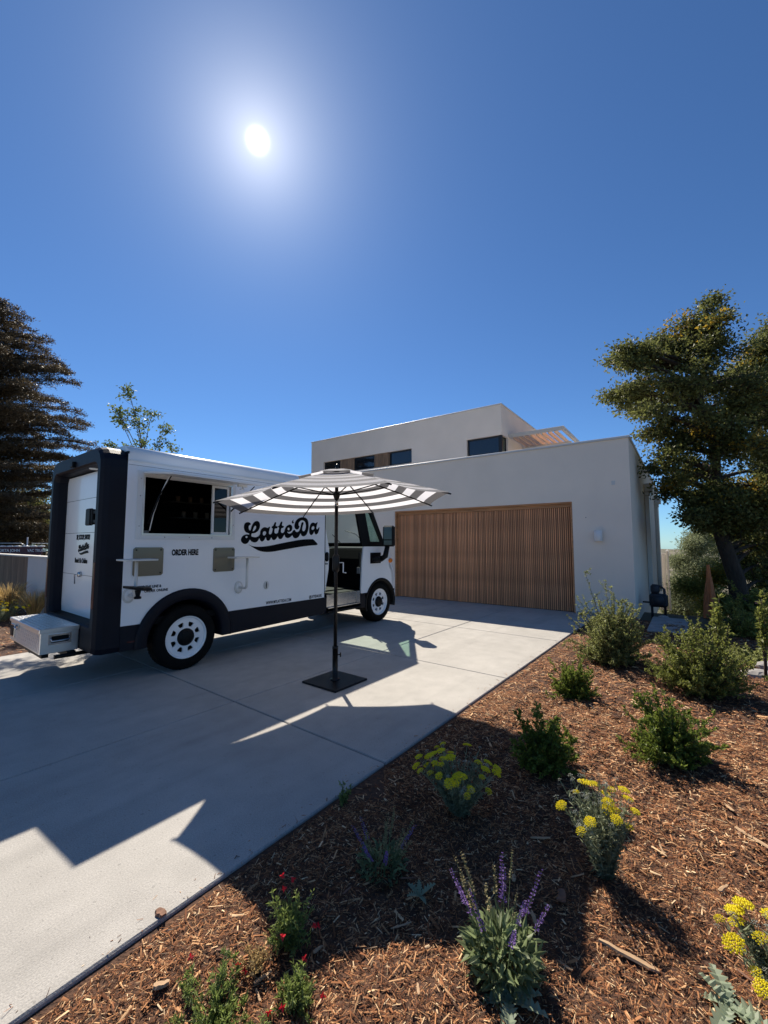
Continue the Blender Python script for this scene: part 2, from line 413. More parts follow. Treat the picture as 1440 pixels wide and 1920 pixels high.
def edge_chips(n):
    V, F = chips(n, 0, 0, 1.0, 7.0, (.008, .035), (.002, .007), 77, (-.6, .8)); r = np.random.default_rng(3)
    C = V.reshape(n, 6, 3); s = r.uniform(-2.6, 5.2, n); t = 3.27 - np.abs(r.normal(0, .05, n)); cx = C[:, :, :2].mean(1)
    nx = RW[0] + s * du.x + t * dn.x; ny = RW[1] + s * du.y + t * dn.y
    C[:, :, 0] += (nx - cx[:, 0])[:, None]; C[:, :, 1] += (ny - cx[:, 1])[:, None]; C[:, :, 2] += (.001 - C[:, :, 2].min(1))[:, None]
    return C.reshape(-1, 3), F
def merge(parts):
    Vs = []; Fs = []; o = 0
    for V, F in parts: Vs.append(V); Fs.append(F + o); o += len(V)
    return np.concatenate(Vs), np.concatenate(Fs)
parts = [chips(78000, 0, 0, .9, 2.6, (.007, .042), (.0012, .0060), 1, (-1.0, 1.15)),
         chips(5200, 0, 0, .9, 3.4, (.022, .075), (.003, .012), 5, (-1.0, 1.15)),
         chips(3000, 0, 0, 3.4, 6.0, (.03, .09), (.006, .018), 15, (0, 1.15)), edge_chips(260),
         chips(62000, 0, 0, 2.6, 4.6, (.010, .06), (.002, .009), 2, (0, 1.15)),
         chips(30000, 0, 0, 4.6, 8.0, (.018, .08), (.004, .014), 6, (0, 1.1)),
         chips(12000, 0, 0, 8.0, 11.5, (.03, .11), (.006, .02), 3, (.2, 1.0)),
         chips(9000, 0, 0, 6.0, 12.5, (.03, .10), (.007, .02), 4, (-1.1, -.5))]
V, F = merge(parts)
o = link('mulch', np_mesh('mulch', V, F, M['chip'])); tag(o, 'shredded bark mulch covering the planting beds', 'mulch', None, 'stuff')
# larger loose pieces one can pick out
def bark_piece(x, y, L, W, a, label, mt, group=None, z=None, tilt=.1, name='bark_chip'):
    mb = MB(); n = 7; rr = random.Random(int(x * 1000 + y * 77))
    P = []
    for i in range(n):
        f = i / (n - 1) - .5; wv = W * (.5 if 0 < i < n - 1 else .3) * rr.uniform(.75, 1.1); h = W * .25 * rr.uniform(.7, 1.1); yo = rr.uniform(-.1, .1) * W
        P.append([(f * L, yo - wv, 0), (f * L, yo - wv * .7, h), (f * L, yo + wv * .6, h * .9), (f * L, yo + wv, 0)])
    mb.grid(P, smooth=False, close=True); mb.add(P[0], [(0, 1, 2, 3)]); mb.add(P[-1], [(3, 2, 1, 0)])
    o = mb.build(name, mt); zz = float(hm(np.array(x), np.array(y))) + .012 if z is None else z
    o.location = (x, y, zz); o.rotation_euler = (rr.uniform(-.2, .2) if z is None else 0, tilt if z is None else -tilt, a)
    return tag(o, label, 'bark chip', group)
M['chip_tan'] = mat('split_wood_tan', (.42, .27, .15), rough=.8, var=.2, vscale=30, stretch=(1, 6, 6))
M['chip_red'] = mat('bark_red', (.20, .10, .06), rough=.85, var=.3, vscale=30)
bark_piece(-.934, 1.847, .055, .04, R(-35), 'small brown bark chip lying alone on the concrete near the driveway edge', M['chip_red'], z=.004)
bark_piece(.93, 1.69, .20, .03, R(-30), 'long split wood sliver between the purple salvia and the right frame edge', M['chip_tan'])
bark_piece(1.91, 2.23, .22, .022, R(97), 'tall pale splinter standing out on mulch at the right edge', M['chip_tan'])
bark_piece(.78, 1.93, .075, .038, R(60), 'squarish brown bark chunk below the lit yellow yarrow', M['chip_red'])
bark_piece(.60, 2.02, .05, .018, R(70), 'short pale chip left of the lit yellow yarrow base', M['chip_tan'])
bark_piece(.62, 1.82, .085, .016, R(85), 'narrow upright-looking pale chip right of the tall purple salvia', M['chip_tan'])
bark_piece(-.78, 1.56, .05, .035, R(20), 'orange brown bark lump near the concrete edge at lower left', M['chip_tan'])
for k in range(46):
    a = random.uniform(-.35, .85); d = random.uniform(1.45, 3.6); x, y = d * math.sin(a), d * math.cos(a); s_, t_ = to_st(x, y)
    if t_ < 3.4: continue
    bark_piece(x, y, random.uniform(.04, .11), random.uniform(.008, .018), random.uniform(0, 6.28), 'loose pale wood chip on top of the dark shredded mulch', M['chip_tan'] if random.random() < .75 else M['chip_red'], 'loose pale wood chips on the mulch')

# ------------------------------------------------------------------ house
HY = R(53.8)
house = empty('house', (4.246, 9.304, 0), HY, 'modern two storey grey stucco house with cedar garage door and flat roofs', 'house')
ux = lambda u, v, w: (w, u, v)                        # facade plates: u along the wall (left), v up, w depth
def hbox(name, m_, *b, bev=0.0, parent=house):
    mb = MB(); mb.box(*b, 0, bev); return mb.build(name, m_, parent)
mb = MB()
mb.plate([(-1.185, -.3), (-.03, -.3), (-.03, 2.50), (4.87, 2.50), (4.87, -.3), (9.4, -.3), (9.4, 3.80), (-1.185, 3.80)], [], 0, .25, ux)
mb.box(.25, 11.7, -1.185, -.935, -.8, 3.80)          # right side wall
mb.box(.25, 11.7, 9.15, 9.4, -.3, 3.80)
mb.box(.25, 11.7, -.935, 9.15, 3.40, 3.46)           # flat roof deck
mb.box(11.45, 11.7, -.935, 9.15, -.3, 3.4)
mb.build('wall', M['stucco'], house, fix=True)
for nm, b in (('coping', (-.03, .28, -1.215, 9.43, 3.80, 3.85)), ('coping', (.28, 11.73, -1.215, -.90, 3.80, 3.85))):
    hbox(nm, M['coping'], *b, bev=.006)
hbox('foundation', M['stone'], -.012, .0, -1.2, -.05, -.3, .05)
# garage door
gd = hbox('garage_door', mat('door_backing', (.006, .003, .002), rough=.9, spec=.05), .175, .20, 0, 4.84, .0, 2.40)
for k, b in enumerate(((.02, .155, -.03, .006, 0, 2.50), (.02, .155, 4.834, 4.87, 0, 2.50), (.02, .155, .006, 4.834, 2.462, 2.50))):
    hbox('door_trim', M['cedar_trim'], *b, bev=.004)
hbox('door_head', M['cedar_trim'], .10, .15, .006, 4.834, 2.385, 2.462, bev=.003)
N_SL = 108; pitch = (4.834 - .006) / N_SL
mb = MB(); mb.box(-.016, .016, -.0135, .0135, .012, 2.383, 0, .003); slat_me = mb.build('slat', M['cedar'], gd)
slat_me.location = (.148, .006 + pitch * .5, 0); first = slat_me
for k in range(1, N_SL):
    c = first.copy(); COL.objects.link(c); c.parent = gd; c.location = (.148 + random.uniform(-.002, .002), .006 + pitch * (k + .5) + random.uniform(-.0012, .0012), 0)
# upper volume
mb = MB()
UW0, UW1, UX0, UX1, UT = 3.02, 12.62, 4.0, 10.0, 6.50
mb.plate([(UW0, 5.41), (UW0, UT), (UW1, UT), (UW1, -.3), (UW0, -.3), (UW0, 4.45), (4.36, 4.45), (4.36, 5.41)], [[(6.79, 4.83), (11.79, 4.83), (11.79, 5.43), (6.79, 5.43)]], UX0, UX0 + .25, ux)
mb.plate([(UX0 + .25, 5.41), (UX0 + .25, UT), (UX1, UT), (UX1, -.3), (UX0 + .25, -.3), (UX0 + .25, 4.45), (4.62, 4.45), (4.62, 5.41)], [], UW0, UW0 + .25, lambda u, v, w: (u, w, v))
mb.box(UX0 + .25, UX1, UW1 - .25, UW1, -.3, UT); mb.box(UX1 - .25, UX1, UW0 + .25, UW1 - .25, -.3, UT); mb.box(UX0 + .25, UX1 - .25, UW0 + .25, UW1 - .25, 6.1, 6.16)
mb.build('wall', M['stucco'], house)
hbox('coping', M['coping'], UX0 - .025, UX0 + .28, UW0 - .03, UW1 + .03, UT, UT + .045, bev=.006)
hbox('coping', M['coping'], UX0 + .28, UX1 + .02, UW0 - .03, UW0 + .27, UT, UT + .045, bev=.006)
hbox('roof', M['coping'], .26, 3.99, -.93, 9.14, 3.461, 3.47)
def window(y0, y1, z0, z1, x=UX0 + .10, fr=.045, label=None):
    f = MB(); f.plate([(y0, z0), (y1, z0), (y1, z1), (y0, z1)], [[(y0 + fr, z0 + fr), (y1 - fr, z0 + fr), (y1 - fr, z1 - fr), (y0 + fr, z1 - fr)]], x - .02, x + .03, ux)
    w_ = f.build('window', M['winframe'], house)
    p_ = MB(); p_.box(x + .005, x + .012, y0 + fr, y1 - fr, z0 + fr, z1 - fr); p_.build('pane', M['houseglass'], w_)
    return w_
for y0, y1 in ((6.80, 7.92), (8.74, 9.88), (10.75, 11.78)): window(y0, y1, 4.84, 5.42)
hbox('window_back', M['blackmatte'], UX0 + .2, UX0 + .24, 6.8, 11.78, 4.84, 5.42)
for y0, y1 in ((7.925, 8.735), (9.885, 10.745)):
    n = 9; pw = (y1 - y0) / n
    for k in range(n):
        hbox('cedar_board', M['cedar_grey'], UX0 + .035, UX0 + .07, y0 + k * pw + .006, y0 + (k + 1) * pw - .006, 4.84, 5.42, bev=.003)
# corner window
cw = window(3.12, 4.35, 4.46, 5.40)
mb = MB(); mb.plate([(UX0 + .16, 4.46), (4.61, 4.46), (4.61, 5.40), (UX0 + .16, 5.40)], [[(UX0 + .2, 4.5), (4.57, 4.5), (4.57, 5.36), (UX0 + .2, 5.36)]], UW0 + .06, UW0 + .10, lambda u, v, w: (u, w, v))
sw_ = mb.build('window', M['winframe'], house)
mb = MB(); mb.box(UX0 + .2, 4.57, UW0 + .075, UW0 + .082, 4.5, 5.36); mb.build('pane', M['glass'], sw_)
hbox('corner_post', M['winframe'], UX0 + .06, UX0 + .16, UW0 + .02, UW0 + .12, 4.45, 5.41, bev=.004)
hbox('interior_wall', M['cedar_trim'], 5.4, 5.45, UW0 + .3, 5.2, 3.6, 5.9)
# pergola
pg = hbox('pergola', M['creamwood'], 4.68, 4.78, 1.10, UW0 - .003, 5.43, 5.56, bev=.006)
hbox('side_beam', M['creamwood'], 4.783, 8.2, 1.10, 1.20, 5.43, 5.56, bev=.006, parent=pg)
hbox('cross_beam', M['creamwood'], 6.30, 6.40, 1.203, UW0 - .003, 5.30, 5.38, bev=.006, parent=pg)
hbox('cross_beam', M['creamwood'], 8.10, 8.20, 1.203, UW0 - .003, 5.30, 5.38, bev=.006, parent=pg)
hbox('post', M['creamwood'], 8.05, 8.15, 1.21, 1.31, 3.47, 5.295, bev=.006, parent=pg)
for k in range(8):
    y = 1.42 + k * .205; hbox('joist', M['cedar_bright'], 4.80, 8.05, y - .022, y + .022, 5.385, 5.53, bev=.003, parent=pg)
# wall lamp
lamp = MB(); lamp.lathe([(.0, 1.60), (.078, 1.60), (.082, 1.605), (.082, 1.825), (.078, 1.83), (0, 1.83)], o=(-.075, -.55, 0), n=24); lamp.box(-.03, -.001, -.6, -.5, 1.64, 1.79)
wl = lamp.build('wall_lamp', M['whiteplastic'], house)
hbox('cover_plate', M['coping'], -.012, -.001, -.905, -.835, 2.81, 2.90, bev=.003)
hbox('vent_stub', M['winframe'], -.012, -.001, -.315, -.30, 2.12, 2.135)
# scuppers and downpipes on the right side
for x0 in (3.75, 8.4):
    mb = MB(); mb.box(x0 - .14, x0 + .14, -1.40, -1.187, 3.02, 3.24, 0, .01); mb.box(x0 - .09, x0 + .09, -1.33, -1.19, 2.9, 3.02, 0, .01)
    sp = mb.build('scupper_box', M['coping'], house)
    mb = MB(); mb.box(x0 - .055, x0 + .055, -1.30, -1.19, -.2, 2.9, 0, .012); mb.build('downpipe', M['coping'], house)
# low garden fence at the far end of the side wall
gf = empty('garden_fence', (0, 0, 0), 0, 'pale louvred fence end standing past the back corner of the house', 'fence')
gf.location = house.matrix_basis @ Vector((12.6, -1.35, -.3)) if False else (4.246, 9.304, 0)
gf.rotation_euler = (0, 0, HY)
for k in range(2):
    mb = MB(); y = -1.10 - k * .15; mb.box(12.3, 12.36, y - .068, y + .068, -1.4, 1.12, 0, .01); mb.build('board', M['creamwood'], gf)
mb = MB(); mb.box(12.28, 12.42, -1.44, -1.35, -1.4, 1.2, 0, .01); mb.build('post', M['creamwood'], gf)
mb = MB(); mb.add([(12.25, -1.47, 1.2), (12.45, -1.47, 1.2), (12.45, -1.32, 1.2), (12.25, -1.32, 1.2), (12.35, -1.395, 1.30)], [(0, 1, 4), (1, 2, 4), (2, 3, 4), (3, 0, 4), (3, 2, 1, 0)]); mb.build('post_cap', M['creamwood'], gf)
# gas meter
gmr = empty('gas_meter', (6.02, 9.12, -.05), HY, 'dark gas meter with pipework against the side of the house', 'gas meter')
mb = MB(); mb.box(-.13, .13, -.17, .17, .22, .50, 0, .04); mb.lathe([(.0, .0), (.10, .0), (.11, .03), (.11, .10), (0, .12)], o=(-.22, 0, .37), ax='X', n=16); mb.build('meter_body', M['meter'], gmr)
mb = MB(); mb.lathe([(0, .50), (.07, .50), (.09, .56), (.085, .66), (.05, .70), (0, .70)], o=(.02, .06, 0), n=14); mb.build('regulator', M['meter'], gmr)
mb = MB(); mb.tube([(.02, -.11, .0), (.02, -.11, .6), (.02, -.05, .66), (.02, .06, .66)], .025, 8); mb.tube([(.02, .13, -.05), (.02, .13, .3)], .025, 8); mb.tube([(.02, .13, .3), (.02, .3, .3)], .02, 8); mb.build('pipe', M['meter'], gmr)
ps = MB(); ps.box(-.8, .8, -.3, .3, -.03, .03, 0, .02); q = ps.build('stepping_stone', M['stone']); q.location = (5.35, 7.85, .015); q.rotation_euler = (0, 0, HY); tag(q, 'flat grey paving stone between the shrubs and the house corner', 'paving stone')
for i, (x, y, sx, lab) in enumerate(((4.30, 4.85, .2, 'pale flat rock at the right edge beside the ground cover'), (4.75, 5.2, .17, 'smaller pale rock half hidden by the ground cover'), (5.75, 8.6, .12, 'small rock at the foot of the gas meter'))):
    mb = MB(); rr = random.Random(i); P = []
    for a in range(7):
        ph = math.pi * a / 6 - math.pi / 2; P.append([(sx * math.cos(ph) * math.cos(b * .7) * rr.uniform(.8, 1.1), sx * .7 * math.cos(ph) * math.sin(b * .7) * rr.uniform(.8, 1.1), sx * .38 * math.sin(ph)) for b in range(9)])
    mb.grid(P, smooth=False, close=True); r_ = mb.build('rock', M['stone']); r_.location = (x, y, .03); tag(r_, lab, 'rock')
LOGO = {'main':[(0.894,1.822),(0.886,1.842),(0.849,1.854),(0.806,1.839),(0.786,1.797),(0.792,1.746),(0.82,1.709),(0.868,1.694),(0.871,1.677),(0.82,1.678),(0.769,1.654),(0.744,1.608),(0.757,1.567),(0.805,1.542),(0.853,1.558),(0.886,1.603),(0.916,1.578),(0.971,1.565),(1.015,1.582),(1.047,1.626),(1.061,1.598),(1.092,1.578),(1.128,1.598),(1.158,1.644),(1.172,1.607),(1.199,1.59),(1.231,1.603),(1.257,1.639),(1.276,1.612),(1.306,1.601),(1.342,1.617),(1.374,1.656),(1.394,1.627),(1.425,1.616),(1.459,1.632),(1.503,1.687),(1.521,1.651),(1.568,1.633),(1.62,1.652),(1.658,1.678),(1.68,1.648),(1.722,1.632),(1.783,1.654),(1.825,1.712),(1.844,1.684),(1.888,1.665),(1.945,1.69),(1.982,1.754),(1.997,1.837),(1.979,1.925),(1.933,1.966),(1.863,1.975),(1.783,1.954),(1.723,1.904),(1.699,1.837),(1.707,1.795),(1.744,1.772),(1.78,1.785),(1.801,1.821),(1.782,1.844),(1.787,1.883),(1.827,1.918),(1.877,1.923),(1.922,1.898),(1.939,1.835),(1.924,1.772),(1.893,1.747),(1.864,1.761),(1.86,1.799),(1.884,1.872),(1.884,1.891),(1.859,1.895),(1.84,1.87),(1.823,1.808),(1.799,1.754),(1.757,1.732),(1.72,1.743),(1.707,1.766),(1.677,1.756),(1.642,1.718),(1.595,1.703),(1.56,1.721),(1.559,1.731),(1.601,1.731),(1.642,1.755),(1.655,1.802),(1.634,1.837),(1.592,1.845),(1.535,1.813),(1.507,1.761),(1.496,1.729),(1.462,1.71),(1.434,1.727),(1.436,1.768),(1.444,1.784),(1.478,1.795),(1.486,1.82),(1.451,1.828),(1.458,1.879),(1.441,1.887),(1.419,1.863),(1.403,1.826),(1.381,1.814),(1.379,1.803),(1.399,1.785),(1.388,1.744),(1.378,1.712),(1.342,1.698),(1.312,1.716),(1.313,1.76),(1.327,1.777),(1.362,1.782),(1.367,1.812),(1.334,1.815),(1.341,1.865),(1.324,1.873),(1.308,1.855),(1.293,1.823),(1.266,1.804),(1.261,1.786),(1.28,1.773),(1.273,1.733),(1.258,1.697),(1.231,1.685),(1.212,1.7),(1.214,1.731),(1.229,1.794),(1.212,1.798),(1.189,1.781),(1.138,1.791),(1.092,1.772),(1.062,1.732),(1.056,1.684),(1.029,1.656),(0.984,1.64),(0.939,1.644),(0.909,1.656),(0.917,1.694),(0.967,1.7),(1.021,1.735),(1.05,1.792),(1.046,1.844),(1.023,1.87),(0.992,1.876),(0.952,1.858),(0.919,1.814),(0.901,1.762),(0.889,1.734),(0.867,1.753),(0.861,1.791),(0.875,1.812)],'h1':[(0.974,1.807),(0.989,1.791),(0.98,1.76),(0.956,1.734),(0.931,1.725),(0.938,1.759),(0.954,1.794)],'h2':[(0.849,1.643),(0.841,1.629),(0.822,1.629),(0.813,1.642),(0.822,1.655),(0.84,1.655)],'h3':[(1.135,1.732),(1.161,1.721),(1.159,1.69),(1.131,1.666),(1.108,1.676),(1.102,1.702),(1.114,1.724)],'h4':[(1.604,1.778),(1.594,1.758),(1.571,1.757),(1.56,1.777),(1.571,1.796),(1.593,1.796)],'a':[(2.164,1.893),(2.191,1.91),(2.191,1.884),(2.169,1.818),(2.176,1.794),(2.2,1.792),(2.226,1.82),(2.24,1.818),(2.227,1.765),(2.201,1.719),(2.164,1.701),(2.134,1.723),(2.123,1.755),(2.107,1.722),(2.068,1.69),(2.035,1.697),(2.015,1.73),(2.014,1.799),(2.032,1.853),(2.064,1.889),(2.104,1.898),(2.144,1.887)],'h5':[(2.098,1.841),(2.125,1.822),(2.119,1.792),(2.09,1.774),(2.063,1.785),(2.066,1.815)],'ap':[(1.68,1.928),(1.656,1.91),(1.645,1.886),(1.657,1.866),(1.681,1.874),(1.687,1.888),(1.674,1.892),(1.671,1.911)],'sw':[(0.868,1.535),(0.923,1.514),(1.013,1.503),(1.141,1.506),(1.273,1.523),(1.432,1.55),(1.639,1.583),(1.852,1.612),(2.063,1.621),(2.102,1.616),(2.156,1.58),(2.197,1.528),(2.012,1.514),(1.762,1.489),(1.435,1.446),(1.276,1.426),(1.143,1.426),(1.039,1.447),(0.948,1.49)]}
# ------------------------------------------------------------------ delivery truck converted to a coffee truck
truck = empty('food_truck', (RW[0], RW[1], 0), DYAW, 'white and navy step van food truck with serving window parked on the driveway', 'food truck')
W_ = 1.82; RF = 2.60                                   # width, height of the side before the roof curve
sx = lambda u, v, w: (u, w, v)                          # side plates: u forward, v up, w = y
def tb(name, m_, *b, bev=0.0, parent=truck, M_=None):
    mb = MB(); mb.box(*b, 0, bev, M_); return mb.build(name, m_, parent)
def arc(cx, cz, r, a0, a1, n=24): return [(cx + r * math.cos(R(a0 + (a1 - a0) * i / n)), cz + r * math.sin(R(a0 + (a1 - a0) * i / n))) for i in range(n + 1)]
AR, AC = .60, (.02, .385); ang_a = math.degrees(math.asin((.635 - AC[1]) / AR))
bottom = [(-.73, .637)] + arc(AC[0], AC[1], AR, 180 - ang_a, ang_a) + [(2.37, .637)]
win_hole = [(-.55, 1.665), (.565, 1.665), (.565, 2.33), (-.55, 2.33)]
mb = MB(); mb.plate(bottom + [(2.37, 2.5), (-.73, 2.5)], [win_hole], 0, .03, sx)
body = mb.build('side_panel', M['paint_panel'], truck)
# upper side strip, rail and rounded roof
def rsec(s, wmul=1.0):
    P = [(s, 0.0, 2.50), (s, 0.0, 2.56)]
    for i in range(9):
        a = R(90 * i / 8); P.append((s, .13 - .13 * math.cos(a), 2.56 + .12 * math.sin(a)))
    P += [(s, W_ * .5, 2.70)]
    Q = [(s, W_ - y, z) for _, y, z in P[:-1]][::-1]
    return P + Q
S0 = [-.73, 0, 1, 2, 2.37, 2.9, 3.3, 3.42]; rows = [rsec(s) for s in S0]
rows += [[(3.47, y if .06 < y < W_ - .06 else (.03 if y < .9 else W_ - .03), z - .03 if z > 2.6 else z) for _, y, z in rsec(0)], [(3.53, y if .12 < y < W_ - .12 else (.09 if y < .9 else W_ - .09), min(z, 2.56) if z > 2.52 else z) for _, y, z in rsec(0)]]
mb = MB(); mb.grid(rows); mb.add(rows[0], [tuple(range(len(rows[0])))]); roof = mb.build('roof', M['paint'], truck)
for z in (2.50, 2.46): tb('trim_rail', M['alu_white'] if z == 2.5 else M['ink_soft'], -.725, 2.36, -.012 if z == 2.5 else -.002, 0.0 - .0005, z - .012, z + (.008 if z == 2.5 else -.009))
mb = MB(); mb.box(-.73, 2.37, W_ - .03, W_, .64, 2.5); mb.build('side_panel', M['paint_panel'], truck)
# interior of the box
mb = MB(); mb.box(-.72, 3.3, .04, W_ - .04, .60, .68); mb.box(-.72, 2.30, W_ - .06, W_ - .035, .68, 2.5); mb.box(-.72, -.70, .035, W_ - .06, .68, 2.5); mb.box(-.70, 3.4, .04, W_ - .06, 2.47, 2.495); mb.box(2.27, 2.33, .04, W_ - .05, .68, 2.47); mb.box(2.34, 3.54, W_ - .06, W_ - .035, .68, 1.48); mb.box(2.34, 3.54, .31, W_ - .06, .681, .70)
mb.build('interior_lining', M['blackmatte'], truck)
mb = MB()
mb.box(-.6, 2.2, .06, .45, 1.50, 1.56); mb.box(-.68, -.45, 1.1, 1.7, 1.2, 2.2)
mb.build('counter', M['interior'], truck)
for z, x0, x1 in ((1.95, .55, 1.5), (2.2, .45, 1.5)): tb('shelf', M['interior'], x0, x1, 1.45, 1.74, z, z + .02)
mb = MB()
for k in range(9):
    x = .62 + .1 * k; mb.lathe([(0, 0), (.03, 0), (.036, .1), (0, .1)], o=(x, 1.6, 1.972 if k % 2 else 2.222), n=10)
mb.build('cup_stack', mat('kraft_cups', (.4, .3, .24), rough=.6), truck)
mb = MB(); mb.lathe([(0, 0), (.06, 0), (.06, .14), (0, .14)], o=(-.45, .22, 1.565), n=14); mb.lathe([(0, 0), (.08, 0), (.08, .05), (0, .05)], o=(.12, .2, 1.565), n=14); mb.build('canister', mat('grey_can', (.25, .24, .23), rough=.5), truck)
# serving window frame, slider and hatch
wf = MB(); wf.plate([(-.625, 1.60), (.635, 1.60), (.635, 2.395), (-.625, 2.395)], [[(-.55, 1.655), (.57, 1.655), (.57, 2.33), (-.55, 2.33)]], -.014, -.001, sx)
wfo = wf.build('serving_window', M['alu_white'], truck)
mb = MB(); mb.plate([(-.565, 1.645), (.585, 1.645), (.585, 2.345), (-.565, 2.345)], [[(-.545, 1.668), (.56, 1.668), (.56, 2.325), (-.545, 2.325)]], -.022, -.0145, sx); mb.build('frame_lip', M['alu'], wfo)
mb = MB(); mb.plate([(.30, 1.668), (.545, 1.668), (.545, 2.322), (.30, 2.322)], [[(.33, 1.70), (.515, 1.70), (.515, 2.29), (.33, 2.29)]], .0, .022, sx); sl = mb.build('sliding_sash', M['alu_white'], wfo)
tb('pane', M['darkglass'], .33, .515, .008, .013, 1.70, 2.29, parent=sl)
for x, z in [(-.59, 1.75), (-.59, 2.1), (-.59, 2.3), (-.3, 1.625), (0, 1.625), (.3, 1.625), (.61, 1.8), (.61, 2.2)]:
    mb = MB(); mb.lathe([(0, -.004), (.006, -.003), (.007, 0)], o=(x, -.014, z), ax='Y', n=8); mb.build('screw', M['steel'], wfo)
HZ = 2.365; a_h = math.atan2(-.085, -.73)
def hp_(u, d, w=0): return (u, -.02 - .73 * d, HZ - .085 * d + w)
mb = MB(); c = [hp_(-.57, 0), hp_(.60, 0), hp_(.60, 1), hp_(-.57, 1)]; mb.add(c + [(x, y, z + .022) for x, y, z in c], [(0, 1, 2, 3), (7, 6, 5, 4), (0, 4, 5, 1), (1, 5, 6, 2), (2, 6, 7, 3), (3, 7, 4, 0)])
hatch = mb.build('hatch', M['alu_white'], truck)
mb = MB(); mb.box(.30, .42, -.60, -.56, 2.255, 2.285); mb.tube([(.36, -.58, 2.25), (.36, -.62, 2.225), (.30, -.62, 2.22)], .008, 6); mb.build('latch', M['alu_white'], hatch)
for u in (-.50, .56):
    mb = MB(); mb.tube([(u, -.03, 1.99 if u > 0 else 1.78), (u, -.30, 2.14 if u > 0 else 2.1)], .010, 8); mb.tube([(u, -.30, 2.14 if u > 0 else 2.1), (u, -.55, 2.285)], .006, 8); mb.build('gas_strut', M['black'], hatch)
mb = MB(); mb.tube([(-.49, -.05, 1.70), (-.475, -.10, 1.9), (-.465, -.22, 2.10), (-.455, -.40, 2.30)], .006, 6); mb.build('pull_cord', M['alu_white'], hatch)
# tinted plates under the window
for (x0, x1, z0, z1) in ((-.635, -.305, 1.175, 1.505), (.335, .645, 1.175, 1.495)):
    r_ = .02; pl = [(x1 - r_, z0), (x1, z0 + r_), (x1, z1 - r_), (x1 - r_, z1), (x0 + r_, z1), (x0, z1 - r_), (x0, z0 + r_), (x0 + r_, z0)]
    mb = MB(); mb.plate(pl, [], -.012, -.001, sx); pp = mb.build('tinted_plate', M['bronze_plate'], truck)
    for x, z in ((x0 + .03, z1 - .03), (x1 - .03, z1 - .03), (x0 + .03, z0 + .03), (x1 - .03, z0 + .03)):
        mb = MB(); mb.lathe([(0, -.006), (.009, -.004), (.010, 0)], o=(x, -.012, z), ax='Y', n=10); mb.build('bolt', M['ink_soft'], pp)
# lettering and logo
def smooth_loop(p, k=3):
    n = len(p); out = []
    for i in range(n):
        p0, p1, p2, p3 = (Vector(p[(i + d) % n]) for d in (-1, 0, 1, 2))
        for j in range(k):
            t = j / k
            out.append(tuple(.5 * ((2 * p1) + (-p0 + p2) * t + (2 * p0 - 5 * p1 + 4 * p2 - p3) * t * t + (-p0 + 3 * p1 - 3 * p2 + p3) * t ** 3)))
    return out
def logo(mf, w0, w1, parent, mt=None):
    mb = MB(); L_ = {k: smooth_loop(v) for k, v in LOGO.items()}
    mb.plate(L_['main'], [L_['h1'], L_['h2'], L_['h3'], L_['h4']], w0, w1, mf)
    mb.plate(L_['a'], [L_['h5']], w0, w1, mf); mb.plate(L_['ap'], [], w0, w1, mf); mb.plate(L_['sw'], [], w0, w1, mf)
    return mb.build('logo', mt or M['ink'], parent)
logo(sx, -.004, -.0005, truck)
def text(body_, size, sxw, bold, mf, parent, mt, name='lettering', align='LEFT', spacing=1.0, shear=0.0):
    cu = bpy.data.curves.new('t', 'FONT'); cu.body = body_; cu.size = size; cu.offset = bold; cu.extrude = .001; cu.align_x = align; cu.resolution_u = 3; cu.space_character = spacing; cu.shear = shear
    ob = bpy.data.objects.new('t', cu); COL.objects.link(ob)
    dg = bpy.context.evaluated_depsgraph_get(); me = bpy.data.meshes.new_from_object(ob.evaluated_get(dg))
    bpy.data.objects.remove(ob); me.name = name
    for v in me.vertices: v.co = mf(v.co.x * sxw, v.co.y, v.co.z)
    me.materials.clear(); me.materials.append(mt)
    return link(name, me, parent)
def side(x0, z0, tilt=0.0): return lambda u, v, w: (x0 + u, -.003 - w, z0 + v + u * tilt)
text('ORDER HERE', .098, .58, .0042, side(-.205, 1.407), truck, M['ink'])
text('SKIP THE LINE &', .044, .80, .0008, side(-.565, 1.035), truck, M['ink_soft'])
text('ORDER ONLINE', .044, .85, .0008, side(-.50, .985), truck, M['ink_soft'])
text('WWW.MYLATTEDA.COM', .066, .62, .0006, side(1.185, .655), truck, M['ink_soft'])
text('@LATTEDALUXE', .066, .55, .0004, side(2.03, .655), truck, M['ink_soft'])
# shore power style covers and swing arm shelves
def oval(x, z, rx, rz, name, mt, parent, d=.02):
    mb = MB(); P = []
    for k, (f, y) in enumerate(((1.0, 0), (1.0, -d * .7), (.9, -d), (0.001, -d))):
        P.append([(x + rx * f * math.cos(a * math.pi / 12), y, z + rz * f * math.sin(a * math.pi / 12)) for a in range(24)])
    mb.grid(P, close=True); return mb.build(name, mt, parent)
arm_m = mat('white_arm', (.62, .61, .58), rough=.4)
def arm(x, z, px_, shelf, label=None):
    o = oval(x, z, .062, .085, 'arm_mount', arm_m, truck, .022)
    oval(x, z, .045, .062, 'mount_cap', M['whiteplastic'], o, .03)
    (x1, y1, ztop) = px_
    pts = [(x, -.02, z), (x + .0, y1 * .7, z)]
    for i in range(7):
        a = R(90 * i / 6); pts.append((x + (x1 - x) * math.sin(a), y1 * .7 + (y1 * .3) * math.sin(a), z + .05 * (1 - math.cos(a))))
    pts.append((x1, y1, ztop)); mb = MB(); mb.tube(pts, .017, 10); mb.build('arm_tube', arm_m, o)
    s0, s1, ya, yb = shelf; tb('arm_shelf', arm_m, s0, s1, ya, yb, ztop, ztop + .018, bev=.003, parent=o)
    return o
arm(.72, .945, (.705, -.22, 1.355), (.47, .82, -.34, -.12))
